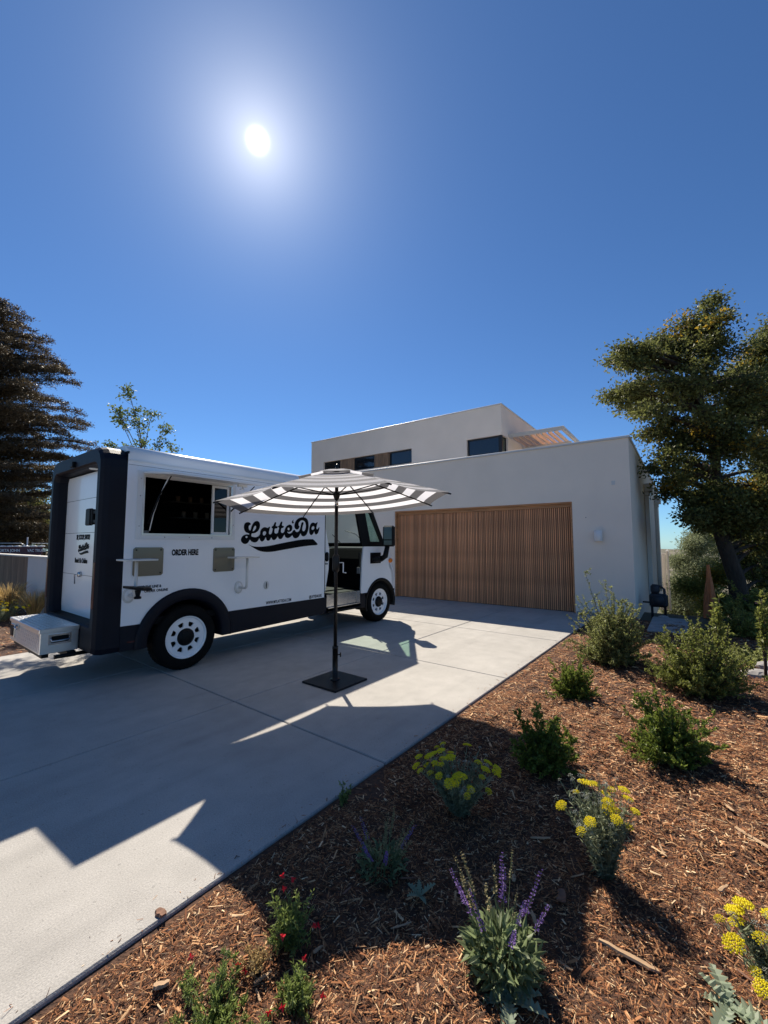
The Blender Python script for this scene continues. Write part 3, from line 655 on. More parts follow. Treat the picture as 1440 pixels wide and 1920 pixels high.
a0 = arm(-.665, .97, (-.70, -.27, 1.365), (-.86, -.54, -.42, -.16))
mb = MB()
mb.add([(-.80, -.40, 1.075), (-.70, -.46, 1.055), (-.56, -.34, 1.035), (-.56, -.22, 1.05), (-.70, -.20, 1.06), (-.82, -.26, 1.08), (-.80, -.40, 1.10), (-.70, -.46, 1.085), (-.56, -.34, 1.065), (-.56, -.22, 1.075), (-.70, -.20, 1.085), (-.82, -.26, 1.105)], [(5, 4, 3, 2, 1, 0), (6, 7, 8, 9, 10, 11)] + [(i, (i + 1) % 6, 6 + (i + 1) % 6, 6 + i) for i in range(6)])
mb.lathe([(0, -.09), (.035, -.09), (.035, -.07), (.02, -.06), (.03, -.01), (.03, 0), (0, 0)], o=(-.69, -.31, 1.05), n=12); mb.build('black_tray', M['black'], a0)
o = oval(1.18, .94, .042, .062, 'inlet_cover', arm_m, truck, .02); oval(1.172, .94, .008, .05, 'cover_slot', M['ink_soft'], o, .024)
# lower skirts, arch flares, bumpers
def flare(cx, cz, ro, ri, a0, a1, name='arch_flare'):
    mb = MB(); P = []
    for r_, y in ((ro, -.002), (ro, -.018), (ro - .03, -.03), (ri + .02, -.022), (ri, -.005), (ri, .30)):
        P.append([(x, y, z) for x, z in arc(cx, cz, r_, a0, a1, 28)])
    mb.grid(P); return mb.build(name, M['navy'], truck)
mb = MB(); mb.plate([(-.73, .36), (-.47, .36)] + arc(AC[0], AC[1], .47, 180, 180 - 0.01, 1)[:0] + [(-.46, .45), (-.44, .52), (-.52, .634), (-.73, .634)], [], -.004, .28, sx); mb.build('skirt', M['navy'], truck)
mb = MB(); mb.plate([(.50, .33), (2.42, .37), (2.42, .634), (.56, .634), (.48, .52)], [], -.006, .28, sx); mb.build('skirt', M['navy'], truck)
flare(AC[0], AC[1], AR + .005, .465, 183, -5)
tb('marker', M['redlens'], -.66, -.50, -.012, -.004, .445, .462)
# rear portal frame
RO = [(y, z) for y, z in ([(0.02, .36), (W_ - .02, .36)] + [(W_, .42), (W_, 2.40)] + [(W_ - .22 + .22 * math.cos(R(a)), 2.44 + .20 * math.sin(R(a))) for a in (15, 35, 55, 75, 90)] + [(.22 - .22 * math.cos(R(a)), 2.44 + .20 * math.sin(R(a))) for a in (90, 75, 55, 35, 15)] + [(0, 2.40), (0, .42)])]
ih = [(.17, .665), (W_ - .17, .665), (W_ - .15, .75), (W_ - .15, 2.36), (W_ - .19, 2.42), (W_ - .25, 2.44), (.25, 2.44), (.19, 2.42), (.15, 2.36), (.15, .75)]
mb = MB()
def fr(y, z, x):                                        # the frame leans in and rounds at its rear edge
    return (x, y, z)
cy, cz = W_ / 2, 1.5
def ring(pl, x, k): return [(x, cy + (y - cy) * k, cz + (z - cz) * (1 + (k - 1) * .6)) for y, z in pl]
outer = [ring(RO, -.735, 1.0), ring(RO, -.90, 1.0), ring(RO, -.955, .985), ring(RO, -.985, .955)]
inner = [ring(ih, -.985, 1.045), ring(ih, -.965, 1.015), ring(ih, -.93, 1.0), ring(ih, -.80, .99)]
mb.grid([[p for p in r_] for r_ in outer], close=True, smooth=False); mb.grid([[p for p in r_] for r_ in inner], close=True, smooth=False)
# rear face between outer ring and inner ring
po, pi_ = outer[-1], inner[0]; tris = tessellate_polygon([[Vector((p[1], p[2], 0)) for p in po], [Vector((p[1], p[2], 0)) for p in pi_]]); mb.add(po + pi_, [tuple(t) for t in tris])
frame = mb.build('rear_frame', M['navy'], truck)
mb = MB(); mb.box(-.735, -.72, .001, W_ - .001, .40, 2.60); mb.build('rear_bulkhead', M['navy'], truck)
door = tb('rear_door', M['paint'], -.835, -.80, .185, W_ - .13, .665, 2.42, bev=.004)
for z in (1.16, 1.68, 2.1): tb('door_seam', M['ink_soft'], -.837, -.835, .19, W_ - .14, z, z + .004, parent=door)
def rear(y0, z0, k=1.0): return lambda u, v, w: (-.838 - w, y0 - u, z0 + v)
text('SIP, SCOOP, SAVOR!', .085, .62, .0025, rear(1.20, 1.60), door, M['ink'])
text('Book Us Online', .085, .80, .0025, rear(1.22, 1.31), door, M['ink'])
lg = logo(lambda u, v, w: (-.8365 + (w + .004) * .0 - (.003 if w < -.002 else 0), 1.12 - (u - .73) * .25, 1.43 + (v - 1.50) * .28), -.004, -.0005, door)
mb = MB(); mb.lathe([(0, -.03), (.03, -.03), (.035, 0), (0, 0)], o=(-.836, .98, 1.17), ax='X', n=14); mb.tube([(-.86, .98, 1.17), (-.87, 1.08, 1.16), (-.86, 1.10, 1.05)], .008, 6); mb.build('door_handle', M['steel'], door)
mb = MB(); mb.box(-.99, -.93, .20, .24, 1.76, 1.93, 0, .01); mb.box(-.98, -.9, .10, .2, 1.88, 1.91); mb.box(-.98, -.9, .10, .2, 1.78, 1.81); mb.box(-1.0, -.96, .24, .38, 1.75, 1.94, 0, .01); mb.build('door_catch', M['black'], truck)
for y0 in (.04, W_ - .10): tb('tail_light', M['redlens'], -.992, -.975, y0, y0 + .05, .85, 1.35, bev=.004)
mb = MB()
for k in range(10): mb.box(-.97 + k * .014, -.963 + k * .014, .2, W_ - .2, .665, .672)
mb.build('step_tread', M['black'], truck)
mb = MB(); mb.lathe([(0, 0), (.06, 0), (.05, -.012), (0, -.014)], o=(-.88, .55, 2.436), n=16); mb.build('dome_light', M['alu_white'], truck)
tb('rear_camera', M['black'], -1.02, -.97, .86, .95, 2.47, 2.54, bev=.008)
# underbody
mb = MB(); mb.box(-.70, 2.6, .30, W_ - .30, .36, .60); mb.box(2.6, 4.2, .35, W_ - .35, .34, .62); mb.tube([(.02, .2, .385), (.02, W_ - .2, .385)], .06, 10); mb.tube([(3.9, .2, .385), (3.9, W_ - .2, .385)], .05, 10)
mb.box(-.72, -.70, .05, W_ - .05, .36, .62); mb.build('chassis', M['blackmatte'], truck)
# wheels
def wheel(x, y, sgn):
    tp = [(.245, .02), (.262, -.004), (.30, -.012), (.352, -.006), (.378, .012), (.388, .04), (.388, .19), (.378, .218), (.352, .235), (.25, .22)]
    mb = MB(); mb.lathe([(r_, sgn * h) for r_, h in tp], ax='Y', n=56)
    for k in range(56):
        a = 2 * math.pi * k / 56
        for h0, h1 in ((.035, .10), (.125, .19)):
            rot = Matrix.Rotation(a + (.05 if h0 > .1 else 0), 4, 'Y'); mb.box(-.012, .012, min(sgn * h0, sgn * h1), max(sgn * h0, sgn * h1), .384, .393, 0, 0, rot)
    t_ = mb.build('wheel', M['tyre'], truck); t_.location = (x, y, .391)
    hol = []
    for k in range(8):
        a = 2 * math.pi * (k + .5) / 8; h = []
        for r_, d in ((.130, .13), (.147, .18), (.172, .205), (.186, .175), (.186, -.175), (.172, -.205), (.147, -.18), (.130, -.13)): h.append((r_ * math.cos(a + d), r_ * math.sin(a + d)))
        hol.append(h)
    mb = MB(); mb.plate([(.238 * math.cos(2 * math.pi * i / 48), .238 * math.sin(2 * math.pi * i / 48)) for i in range(48)], hol, sgn * .028, sgn * .05, sx)
    mb.lathe([(.236, sgn * .05), (.236, sgn * .024), (.247, sgn * .004), (.258, sgn * .002), (.262, sgn * .012)], ax='Y', n=48)
    mb.build('rim', M['paint'], t_)
    mb = MB(); mb.lathe([(0.001, sgn * .10), (.24, sgn * .10), (.24, sgn * .05)], ax='Y', n=32); mb.build('brake_drum', M['black'], t_)
    mb = MB(); mb.lathe([(.108, sgn * .045), (.105, sgn * .02), (.095, sgn * .0), (.06, -sgn * .012), (.0, -sgn * .016)], ax='Y', n=28)
    for k in range(8):
        a = 2 * math.pi * k / 8; mb.lathe([(0, -sgn * .018), (.008, -sgn * .016), (.009, sgn * .0)], o=(.075 * math.cos(a), 0, .075 * math.sin(a)), ax='Y', n=8)
    mb.build('hub', M['black'], t_)
wheel(.02, .0, 1); wheel(3.93, .03, 1); wheel(.02, W_, -1); wheel(3.93, W_ - .03, -1)
# cab: side quarter, nose, windscreen
XF = [(.33, 4.30), (.40, 4.40), (.60, 4.46), (.80, 4.47), (.92, 4.46), (1.02, 4.42), (1.06, 4.38), (1.12, 4.36), (1.25, 4.35), (1.36, 4.31), (1.43, 4.25), (1.50, 4.16)]
def xf(z):
    for (z0, x0), (z1, x1) in zip(XF, XF[1:]):
        if z <= z1: return x0 + (x1 - x0) * max(0, (z - z0) / (z1 - z0))
    return XF[-1][1] - (z - 1.5) * .63
FC = (3.93, .385); FR = .475
fa0 = math.degrees(math.asin((.61 - FC[1]) / FR))
q = [(3.33, .615), (3.44, .61)] + arc(FC[0], FC[1], FR, 180 - fa0, 27, 22) + [(4.36, .62)] + [(xf(z) - .075, z) for z in (.7, .8, .92, 1.02, 1.12, 1.25, 1.36, 1.43, 1.49)] + [(3.40, 1.49), (3.36, 1.2)]
mb = MB(); mb.plate(q, [], .0, .03, sx); mb.build('front_fender', M['paint'], truck)
mb = MB(); mb.plate(q, [], W_ - .03, W_, sx); mb.build('front_fender', M['paint'], truck)
def plan_row(z, cr=.14, dx=0.0, y_in=0.0):
    x = xf(z) + dx; P = []
    for i in range(9):
        a = R(90 * i / 8); P.append((x - cr + cr * math.sin(a) * 1.0 - .0, y_in + cr * (1 - math.cos(a)), z))
    for y in (.4, .9, 1.4):
        if y_in + cr < y < W_ - y_in - cr: P.append((x + .012, y, z))
    Q = [(p[0], W_ - p[1], p[2]) for p in P[:9]][::-1]
    P = [(xf(z) + dx - .16 if cr < .16 else x - cr, y_in, z)] + P + Q + [(xf(z) + dx - .16, W_ - y_in, z)]
    return P
zs = [.62, .7, .8, .92, .98, 1.02, 1.06, 1.12, 1.25, 1.36, 1.43, 1.49]
# white nose; where the wheel arch bites it starts further forward
mb = MB(); rows = [plan_row(z, .10) for z in zs]; mb.grid(rows); mb.build('nose', M['paint'], truck)
mb = MB(); rows = [plan_row(z, .10, .004, .002) for z in (.33, .40, .5, .60, .617)]
rows = [[(max(p[0], 4.34), p[1], p[2]) for p in r_] for r_ in rows]; mb.grid(rows); mb.build('bumper', M['navy'], truck)
mb = MB(); P = []
for r_, y in ((FR + .004, -.001), (FR + .004, -.008), (FR - .02, -.01), (.43, -.0), (.43, .3)): P.append([(x, y, z) for x, z in arc(FC[0], FC[1], r_, 196, -14, 28)])
mb.grid(P); mb.build('arch_flare', M['black'], truck)
mb = MB(); mb.plate([(3.31, .34), (3.47, .34), (3.46, .50), (3.44, .605), (3.33, .610)], [], -.003, .25, sx); mb.build('skirt', M['navy'], truck)
# belt, A pillar, quarter glass
wx = lambda z, d=0.0: xf(z) + d
mb = MB(); zt = 2.50
pil_o = [(3.36, 1.494), (wx(1.5) - .07, 1.494), (wx(1.56) - .07, 1.56), (wx(zt) - .05, zt), (3.0, zt), (3.0, 2.42), (3.12, 2.36)]
hole = [(3.60, 1.585), (wx(1.585) - .17, 1.585), (wx(2.30) - .17, 2.30), (wx(2.30) - .26, 2.30)]
hole2 = [(3.42, 1.585), (wx(1.585) - .12, 1.585), (wx(2.34) - .12, 2.34), (3.2, 2.34)]
for y0 in (.0, W_ - .04):
    mb = MB(); mb.plate(pil_o, [hole if y0 < 1 else hole2], y0, y0 + .04, sx); pil = mb.build('windscreen_pillar', M['black'], truck)
    mb = MB(); mb.plate(hole if y0 < 1 else hole2, [], y0 + .018, y0 + .022, sx); mb.build('quarter_glass', M['glass'], pil)
def wrow(z, d=0.0, y0=.07):
    x = xf(z) + d; return [(x - .05 + .05 * math.sin(math.pi * f) ** .5, y0 + (W_ - 2 * y0) * f, z) for f in [i / 12 for i in range(13)]]
mb = MB(); mb.grid([wrow(z) for z in (1.56, 1.8, 2.1, 2.44)]); ws = mb.build('windscreen', M['glass'], truck)
mb = MB(); mb.grid([wrow(z, -.003, .0) for z in (1.485, 1.53, 1.565)]); mb.build('windscreen_surround', M['black'], ws)
mb = MB(); mb.grid([wrow(z, .0, .0) for z in (2.43, 2.52)]); mb.build('windscreen_surround', M['black'], ws)
mb = MB(); mb.tube([(4.16, .6, 1.54), (4.02, .75, 1.75), (3.95, 1.0, 1.83)], .008, 6); mb.tube([(4.16, 1.3, 1.54), (4.02, 1.45, 1.75)], .008, 6); mb.build('wiper', M['black'], ws)
mb = MB(); mb.plate([(2.40, 2.16), (3.30, 2.16), (3.13, 2.36), (3.0, 2.5), (2.38, 2.5)], [], 0.0, .03, sx); mb.box(2.38, 3.35, W_ - .03, W_, .64, 1.5); mb.box(2.38, 2.62, W_ - .03, W_, 1.5, 2.5); mb.box(2.62, 3.35, W_ - .03, W_, 2.2, 2.5)
mb.build('cab_panel', M['paint'], truck)
tb('door_window', M['glass'], 2.62, 3.5, W_ - .018, W_ - .012, 1.5, 2.2)
# dashboard, seat, wheel
mb = MB(); mb.plate([(3.55, .68), (4.2, .68), (4.2, 1.42), (3.95, 1.47), (3.62, 1.44), (3.50, 1.25)], [], .06, W_ - .06, sx); dash = mb.build('dashboard', M['blackmatte'], truck)
tb('dash_top_shelf', mat('white_dash_papers', (.6, .6, .58), rough=.7), 3.66, 3.98, .20, 1.2, 1.455, 1.475, parent=dash)
mb = MB(); mb.box(2.7, 3.1, 1.15, 1.6, .9, 1.06, 0, .04); mb.box(2.62, 2.74, 1.15, 1.6, 1.0, 1.62, 0, .04); mb.box(2.75, 3.05, 1.2, 1.55, .68, .9); mb.build('seat', M['black'], truck)
mb = MB(); mt_ = Matrix.Translation((3.38, 1.38, 1.36)) @ Matrix.Rotation(R(-55), 4, 'Y')
pts = [mt_ @ Vector((.19 * math.cos(a * math.pi / 12), .19 * math.sin(a * math.pi / 12), 0)) for a in range(25)]; mb.tube(pts, .014, 6, cap=False)
for a in (0, 2.1, 4.2): mb.tube([mt_ @ Vector((0, 0, -.02)), mt_ @ Vector((.19 * math.cos(a), .19 * math.sin(a), 0))], .012, 6)
mb.tube([mt_ @ Vector((0, 0, -.02)), mt_ @ Vector((0, 0, -.35))], .03, 8); mb.build('steering_wheel', M['black'], truck)
mb = MB(); mb.box(3.36, 3.38, .06, .09, 1.0, 1.38); mb.build('grab_handle', M['ink_soft'], truck)
tb('door_sensor', mat('grey_label', (.2, .2, .2)), 3.32, 3.34, .04, .1, .98, 1.1)
# sliding door tucked back in the opening, with its handle
mb = MB(); mb.plate([(2.38, .72), (2.44, .72), (2.52, 1.1), (2.53, 1.45), (2.44, 1.8), (2.40, 2.16), (2.38, 2.16)], [], .05, .075, sx); sd_ = mb.build('sliding_door', M['paint'], truck)
mb = MB(); mb.box(2.43, 2.50, .025, .05, 1.24, 1.40, 0, .02); mb.box(2.42, 2.48, .03, .05, 1.19, 1.205); mb.build('handle', M['black'], sd_)
tb('jamb_seal', M['black'], 2.371, 2.385, -.002, .04, .64, 2.5)
mb = MB(); mb.box(2.44, 3.28, .01, .03, .46, .67); mb.box(2.44, 3.28, -.03, .25, .44, .455); st_ = mb.build('entry_step', M['steel'], truck)
tb('step_board', M['black'], 2.42, 3.30, -.06, .30, .36, .40, bev=.01, parent=st_)
tb('step_jamb', M['steel'], 3.20, 3.30, -.004, .009, .46, .67, parent=st_)
# mirror
mb = MB(); mb.box(3.60, 3.92, -.012, -.0, 1.16, 1.37); mir = mb.build('mirror_bracket', M['black'], truck)
mb = MB(); mb.box(3.62, 3.84, -.13, -.012, 1.19, 1.29, 0, .02); mb.tube([(3.80, -.10, 1.24), (3.86, -.17, 1.30), (3.86, -.23, 1.52)], [.055, .055, .045], 8); mb.build('mirror_arm', M['black'], mir)
mb = MB(); Mm = Matrix.Translation((3.86, -.26, 1.69)) @ Matrix.Rotation(R(20), 4, 'Z'); mb.box(-.07, .08, -.11, .11, -.20, .21, 0, .03, Mm); mh = mb.build('mirror_head', M['black'], mir)
mb = MB(); mb.box(-.078, -.072, -.08, .08, -.06, .18, 0, 0, Mm); mb.box(-.078, -.072, -.08, .08, -.17, -.08, 0, 0, Mm); mb.build('mirror_glass', mat('mirror_face', (.05, .055, .065), rough=.08, metal=1), mh)
# front marker lamp
oval(4.25, 1.20, .062, .045, 'marker_lamp', M['orange'], truck, .02)
tb('headlight', M['alu'], 4.33, 4.40, .12, .38, 1.08, 1.17, bev=.01)
tb('headlight', M['alu'], 4.33, 4.40, W_ - .38, W_ - .12, 1.08, 1.17, bev=.01)
# aluminium tool box on the hitch carrier
box = empty('tool_box', (0, 0, 0), DYAW, 'shiny diamond plate aluminium tool box on the hitch behind the truck', 'tool box')
box.location = drv(-1.16, -1.03, .385); box.rotation_euler = (0, 0, DYAW)
dia = mat('diamond_plate', (.80, .79, .78), rough=.33, metal=1.0)
n_ = dia.node_tree.nodes; l_ = dia.node_tree.links; tcn = n_.new('ShaderNodeTexCoord'); mp = n_.new('ShaderNodeMapping'); mp.inputs['Rotation'].default_value = (R(45), R(45), R(45)); vt = n_.new('ShaderNodeTexBrick'); vt.inputs['Scale'].default_value = 26; vt.inputs['Mortar Size'].default_value = .012; vt.offset = .5
l_.new(tcn.outputs['Object'], mp.inputs[0]); l_.new(mp.outputs[0], vt.inputs['Vector']); bb = n_.new('ShaderNodeBump'); bb.inputs['Strength'].default_value = .8; bb.inputs['Distance'].default_value = .004; l_.new(vt.outputs['Fac'], bb.inputs['Height']); l_.new(bb.outputs[0], n_['Principled BSDF'].inputs['Normal'])
bx0, bx1, by0, by1, bh = -.17, .17, -.62, .62, .265
mb = MB(); mb.box(bx0, bx1, by0, by1, 0, bh - .02, 0, .006); mb.build('box_body', dia, box)
mb = MB(); mb.box(bx0 - .012, bx1 + .004, by0 - .01, by1 + .01, bh - .045, bh, 0, .006); mb.build('lid', dia, box)
# raised tread bars on the faces one can pick out
for side_ in ('end', 'back', 'top'):
    mb = MB(); 
    U = 7 if side_ == 'end' else 25; Vn = 5 if side_ != 'top' else 7
    for i in range(U):
        for j in range(Vn):
            a = R(45) if (i + j) % 2 else R(-45); u = (i + .5) / U; v = (j + .5) / Vn
            if side_ == 'end': c_ = Vector((bx0 + .02 + u * (bx1 - bx0 - .04), by0, .01 + v * (bh - .07))); rot = Matrix.Rotation(a, 4, 'Y')
            elif side_ == 'back': c_ = Vector((bx0, by0 + .02 + u * (by1 - by0 - .04), .01 + v * (bh - .07))); rot = Matrix.Rotation(a, 4, 'X')
            else: c_ = Vector((bx0 + .01 + v * (bx1 - bx0 - .02), by0 + .02 + u * (by1 - by0 - .04), bh)); rot = Matrix.Rotation(a, 4, 'Z')
            Mx = Matrix.Translation(c_) @ rot
            if side_ == 'end': mb.box(-.019, .019, -.003, .001, -.004, .004, 0, 0, Mx)
            elif side_ == 'back': mb.box(-.003, .001, -.019, .019, -.004, .004, 0, 0, Mx)
            else: mb.box(-.019, .019, -.004, .004, -.001, .003, 0, 0, Mx)
    tag(mb.build('tread_bars', dia, box, fix=False), kind='stuff')
mb = MB(); mb.plate([(-.10, .09), (.10, .09), (.10, .20), (-.10, .20)], [[(-.075, .11), (.075, .11), (.075, .18), (-.075, .18)]], by0 - .012, by0 - .001, sx); hd = mb.build('handle_plate', M['steel'], box)
tb('recess', M['black'], -.075, .075, by0 - .004, by0 - .002, .11, .18, parent=hd)
mb = MB(); mb.tube([(-.08, by0 - .012, .165), (-.075, by0 - .03, .13), (.075, by0 - .03, .13), (.08, by0 - .012, .165)], .008, 8); mb.build('handle', M['steel'], hd)
mb = MB(); mb.box(bx0 - .012, bx0 - .001, .40, .56, .05, .20, 0, .004); lk = mb.build('latch_plate', M['steel'], box)
mb = MB(); mb.box(bx0 - .02, bx0 - .012, .42, .54, .07, .18); mb.build('latch_handle', M['ink_soft'], lk)
mb = MB(); mb.tube([(bx0 - .015, .25, .215), (bx0 - .04, .25, .19), (bx0 - .03, .19, .175)], .009, 8); mb.box(bx0 - .02, bx0, .2, .28, .17, .225); mb.build('hasp', M['steel'], box)
hitch = MB(); hitch.box(-.12, .55, -.03, .03, -.075, -.01); hitch.box(-.14, -.08, -.58, .58, -.045, -.003); hitch.box(.06, .14, -.66, .58, -.06, -.003); hitch.tube([(-.05, -.66, -.035), (.3, -.66, -.035)], .022, 8); hitch.build('hitch_carrier', M['black'], box)

# ------------------------------------------------------------------ umbrella
UB = (-.552, 4.754)
umb = empty('patio_umbrella', (UB[0], UB[1], 0), 0, 'open grey and white striped patio umbrella on a black pole', 'umbrella')
ct, st2 = math.cos(DYAW), math.sin(DYAW)
mb = MB(); Mu = Matrix.Rotation(DYAW, 4, 'Z'); mb.box(-.26, .26, -.26, .26, 0, .022, 0, .006, Mu); mb.build('base_plate', M['umb_pole'], umb)
mb = MB(); mb.lathe([(.0, .02), (.055, .02), (.055, .03), (.031, .036), (.031, .36), (.034, .36), (.034, .39), (.0, .39)], n=20); mb.tube([(.03, 0, .30), (.06, -.01, .30)], .006, 8); mb.box(.055, .068, -.03, .01, .275, .325, 0, .005); mb.build('base_sleeve', M['umb_pole'], umb)
mb = MB(); mb.tube([(0, 0, .39), (0, 0, 1.99)], .021, 16); mb.tube([(0, 0, 2.05), (0, 0, 2.42)], .021, 16); mb.build('pole', M['umb_pole'], umb)
mb = MB(); mb.tube([(0, 0, 1.985), (0, 0, 2.052)], .022, 16); mb.build('tilt_joint', M['steel'], umb)
mb = MB(); mb.lathe([(.02, 1.22), (.038, 1.24), (.042, 1.28), (.042, 1.38), (.036, 1.41), (.02, 1.43)], n=16); ck = mb.build('crank_housing', M['umb_pole'], umb)
mb = MB(); mb.tube([(.04, -.01, 1.33), (.085, -.01, 1.33), (.085, -.02, 1.22), (.12, -.02, 1.215)], .007, 8); mb.build('crank_handle', M['alu_white'], ck)
UR, UZ0, UZ1, A0 = 1.315, 2.02, 2.385, R(27.5); TX, TY = .05, -.03
def rimz(x, y): return UZ0 + TX * x + TY * y
def canopy_pt(k, f, r, panel_sag=True, up=0.0):
    """k panel index, f 0..1 across the panel, r 0..1 outwards; ribs bow a little, cloth sags between them"""
    a, b = A0 + k * math.pi / 4, A0 + (k + 1) * math.pi / 4
    x = UR * r * ((1 - f) * math.cos(a) + f * math.cos(b)); y = UR * r * ((1 - f) * math.sin(a) + f * math.sin(b))
    mid = 4 * f * (1 - f)
    pull = 1 - .045 * mid * r ** 3; x *= pull; y *= pull
    zt_ = UZ1; z = zt_ + (UZ0 - zt_) * (r ** 1.18) - .028 * mid * r * (1 - r * .4) + TX * x + TY * y + up
    return (x, y, z)
NS = 11
for k in range(8):
    mb = MB(); NF = 8
    for i in range(NS):
        r0, r1 = .10 + .90 * i / NS, .10 + .90 * (i + 1) / NS
        P = [[canopy_pt(k, j / NF, rr) for j in range(NF + 1)] for rr in (r0, (r0 + r1) / 2, r1)]
        mb.grid(P, m=i % 2)
    mb.build('canopy_panel', [M['fab_g'], M['fab_w']], umb)
for k in range(8):
    mb = MB()
    for i in range(3):
        P = [[canopy_pt(k, j / 6, rr, up=.035) for j in range(7)] for rr in (.02 + .11 * i, .02 + .11 * (i + 1))]
        mb.grid(P, m=i % 2)
    mb.build('vent_panel', [M['fab_g'], M['fab_w']], umb)
hub_z = UZ1 - .27
for k in range(8):
    mb = MB(); mb.tube([tuple(Vector(canopy_pt(k, 0, r)) - Vector((0, 0, .014))) for r in (.03, .3, .6, .8, 1.012)], .0085, 6); mb.build('rib', M['umb_pole'], umb)
    mb = MB(); p = Vector(canopy_pt(k, 0, .47)) - Vector((0, 0, .02)); mb.tube([(.03 * math.cos(A0 + k * math.pi / 4), .03 * math.sin(A0 + k * math.pi / 4), hub_z), p], .007, 6); mb.build('strut', M['umb_pole'], umb)
mb = MB(); mb.lathe([(.02, hub_z - .06), (.035, hub_z - .03), (.042, hub_z), (.03, hub_z + .03), (.02, hub_z + .04)], n=16); mb.lathe([(.0, UZ1 + .035), (.05, UZ1 + .03), (.02, UZ1 + .045), (.012, UZ1 + .06), (.02, UZ1 + .075), (.0, UZ1 + .10)], n=14); mb.lathe([(.02, UZ1 - .03), (.045, UZ1 - .02), (.045, UZ1 + .0), (.02, UZ1 + .01)], n=14); mb.build('hub', M['umb_pole'], umb)
# ------------------------------------------------------------------ plants
LM = {}
LM['shrub_grey'] = leafmat('grey_green_leaf', (.27, .29, .10), .5)
LM['shrub_dark'] = leafmat('dark_green_leaf', (.22, .245, .06), .5)
LM['manz'] = leafmat('bright_evergreen_leaf', (.17, .22, .04), .45)
LM['oak'] = leafmat('broad_tree_leaf', (.135, .145, .045), .48, .5, rough=.55, spec=.3)
LM['yellow'] = leafmat('yellowing_leaf', (.36, .24, .03), .5)
LM['olive'] = leafmat('olive_leaf', (.20, .20, .065), .45)
LM['silver'] = leafmat('silver_leaf', (.27, .30, .16), .35)
LM['cedar'] = leafmat('cedar_needles', (.105, .080, .046), .3, .5)
LM['yar'] = leafmat('yarrow_leaf', (.25, .28, .17), .35)
LM['salv'] = leafmat('salvia_leaf', (.22, .27, .13), .45)
LM['thistle'] = leafmat('blue_green_leaf', (.30, .36, .24), .45)
LM['sage'] = leafmat('sage_leaf', (.23, .29, .08), .45)
LM['grass'] = leafmat('dry_grass', (.52, .37, .16), .45)
LM['ygrass'] = leafmat('young_leaf', (.14, .18, .055), .45)
M['yflower'] = mat('yellow_floret', (.88, .76, .02), rough=.8, island=.12, trans=.35)
M['gflower'] = mat('spent_floret', (.42, .42, .33), rough=.9, island=.2)
M['pflower'] = mat('purple_floret', (.21, .12, .36), rough=.7, island=.35, trans=.3)
M['sflower'] = mat('dry_floret', (.30, .25, .12), rough=.8, island=.3, trans=.2)
M['rflower'] = mat('red_floret', (.62, .015, .03), rough=.6, island=.2, trans=.3)
M['pinkflower'] = mat('pink_petal', (.75, .35, .33), rough=.6, island=.15, trans=.3)

def tubes_np(paths, radii, sides=3):
    Vs = []; Fs = []; o = 0; ang_ = np.arange(sides) * 2 * np.pi / sides
    for P, r in zip(paths, radii):
        P = np.asarray(P, float); k = len(P); r = np.linspace(r[0], r[1], k)
        D = unit(np.gradient(P, axis=0)); ref = np.array([.31, .17, .93]); A = unit(np.cross(D, ref)); B = np.cross(D, A)
        ring_ = P[:, None, :] + (A[:, None, :] * np.cos(ang_)[None, :, None] + B[:, None, :] * np.sin(ang_)[None, :, None]) * r[:, None, None]
        Vs.append(ring_.reshape(-1, 3))
        i = np.arange(k - 1)[:, None] * sides; j = np.arange(sides)[None, :]
        a = (i + j).ravel(); b = (i + (j + 1) % sides).ravel()
        Fs.append(np.stack([a, b, b + sides, a + sides], 1) + o); o += k * sides
    return np.concatenate(Vs), np.concatenate(Fs)
def bez(a, b, c, n=6):
    t = np.linspace(0, 1, n)[:, None]; return (1 - t) ** 2 * a + 2 * t * (1 - t) * b + t * t * c
def zat(x, y): return float(hm(np.array(float(x)), np.array(float(y))))

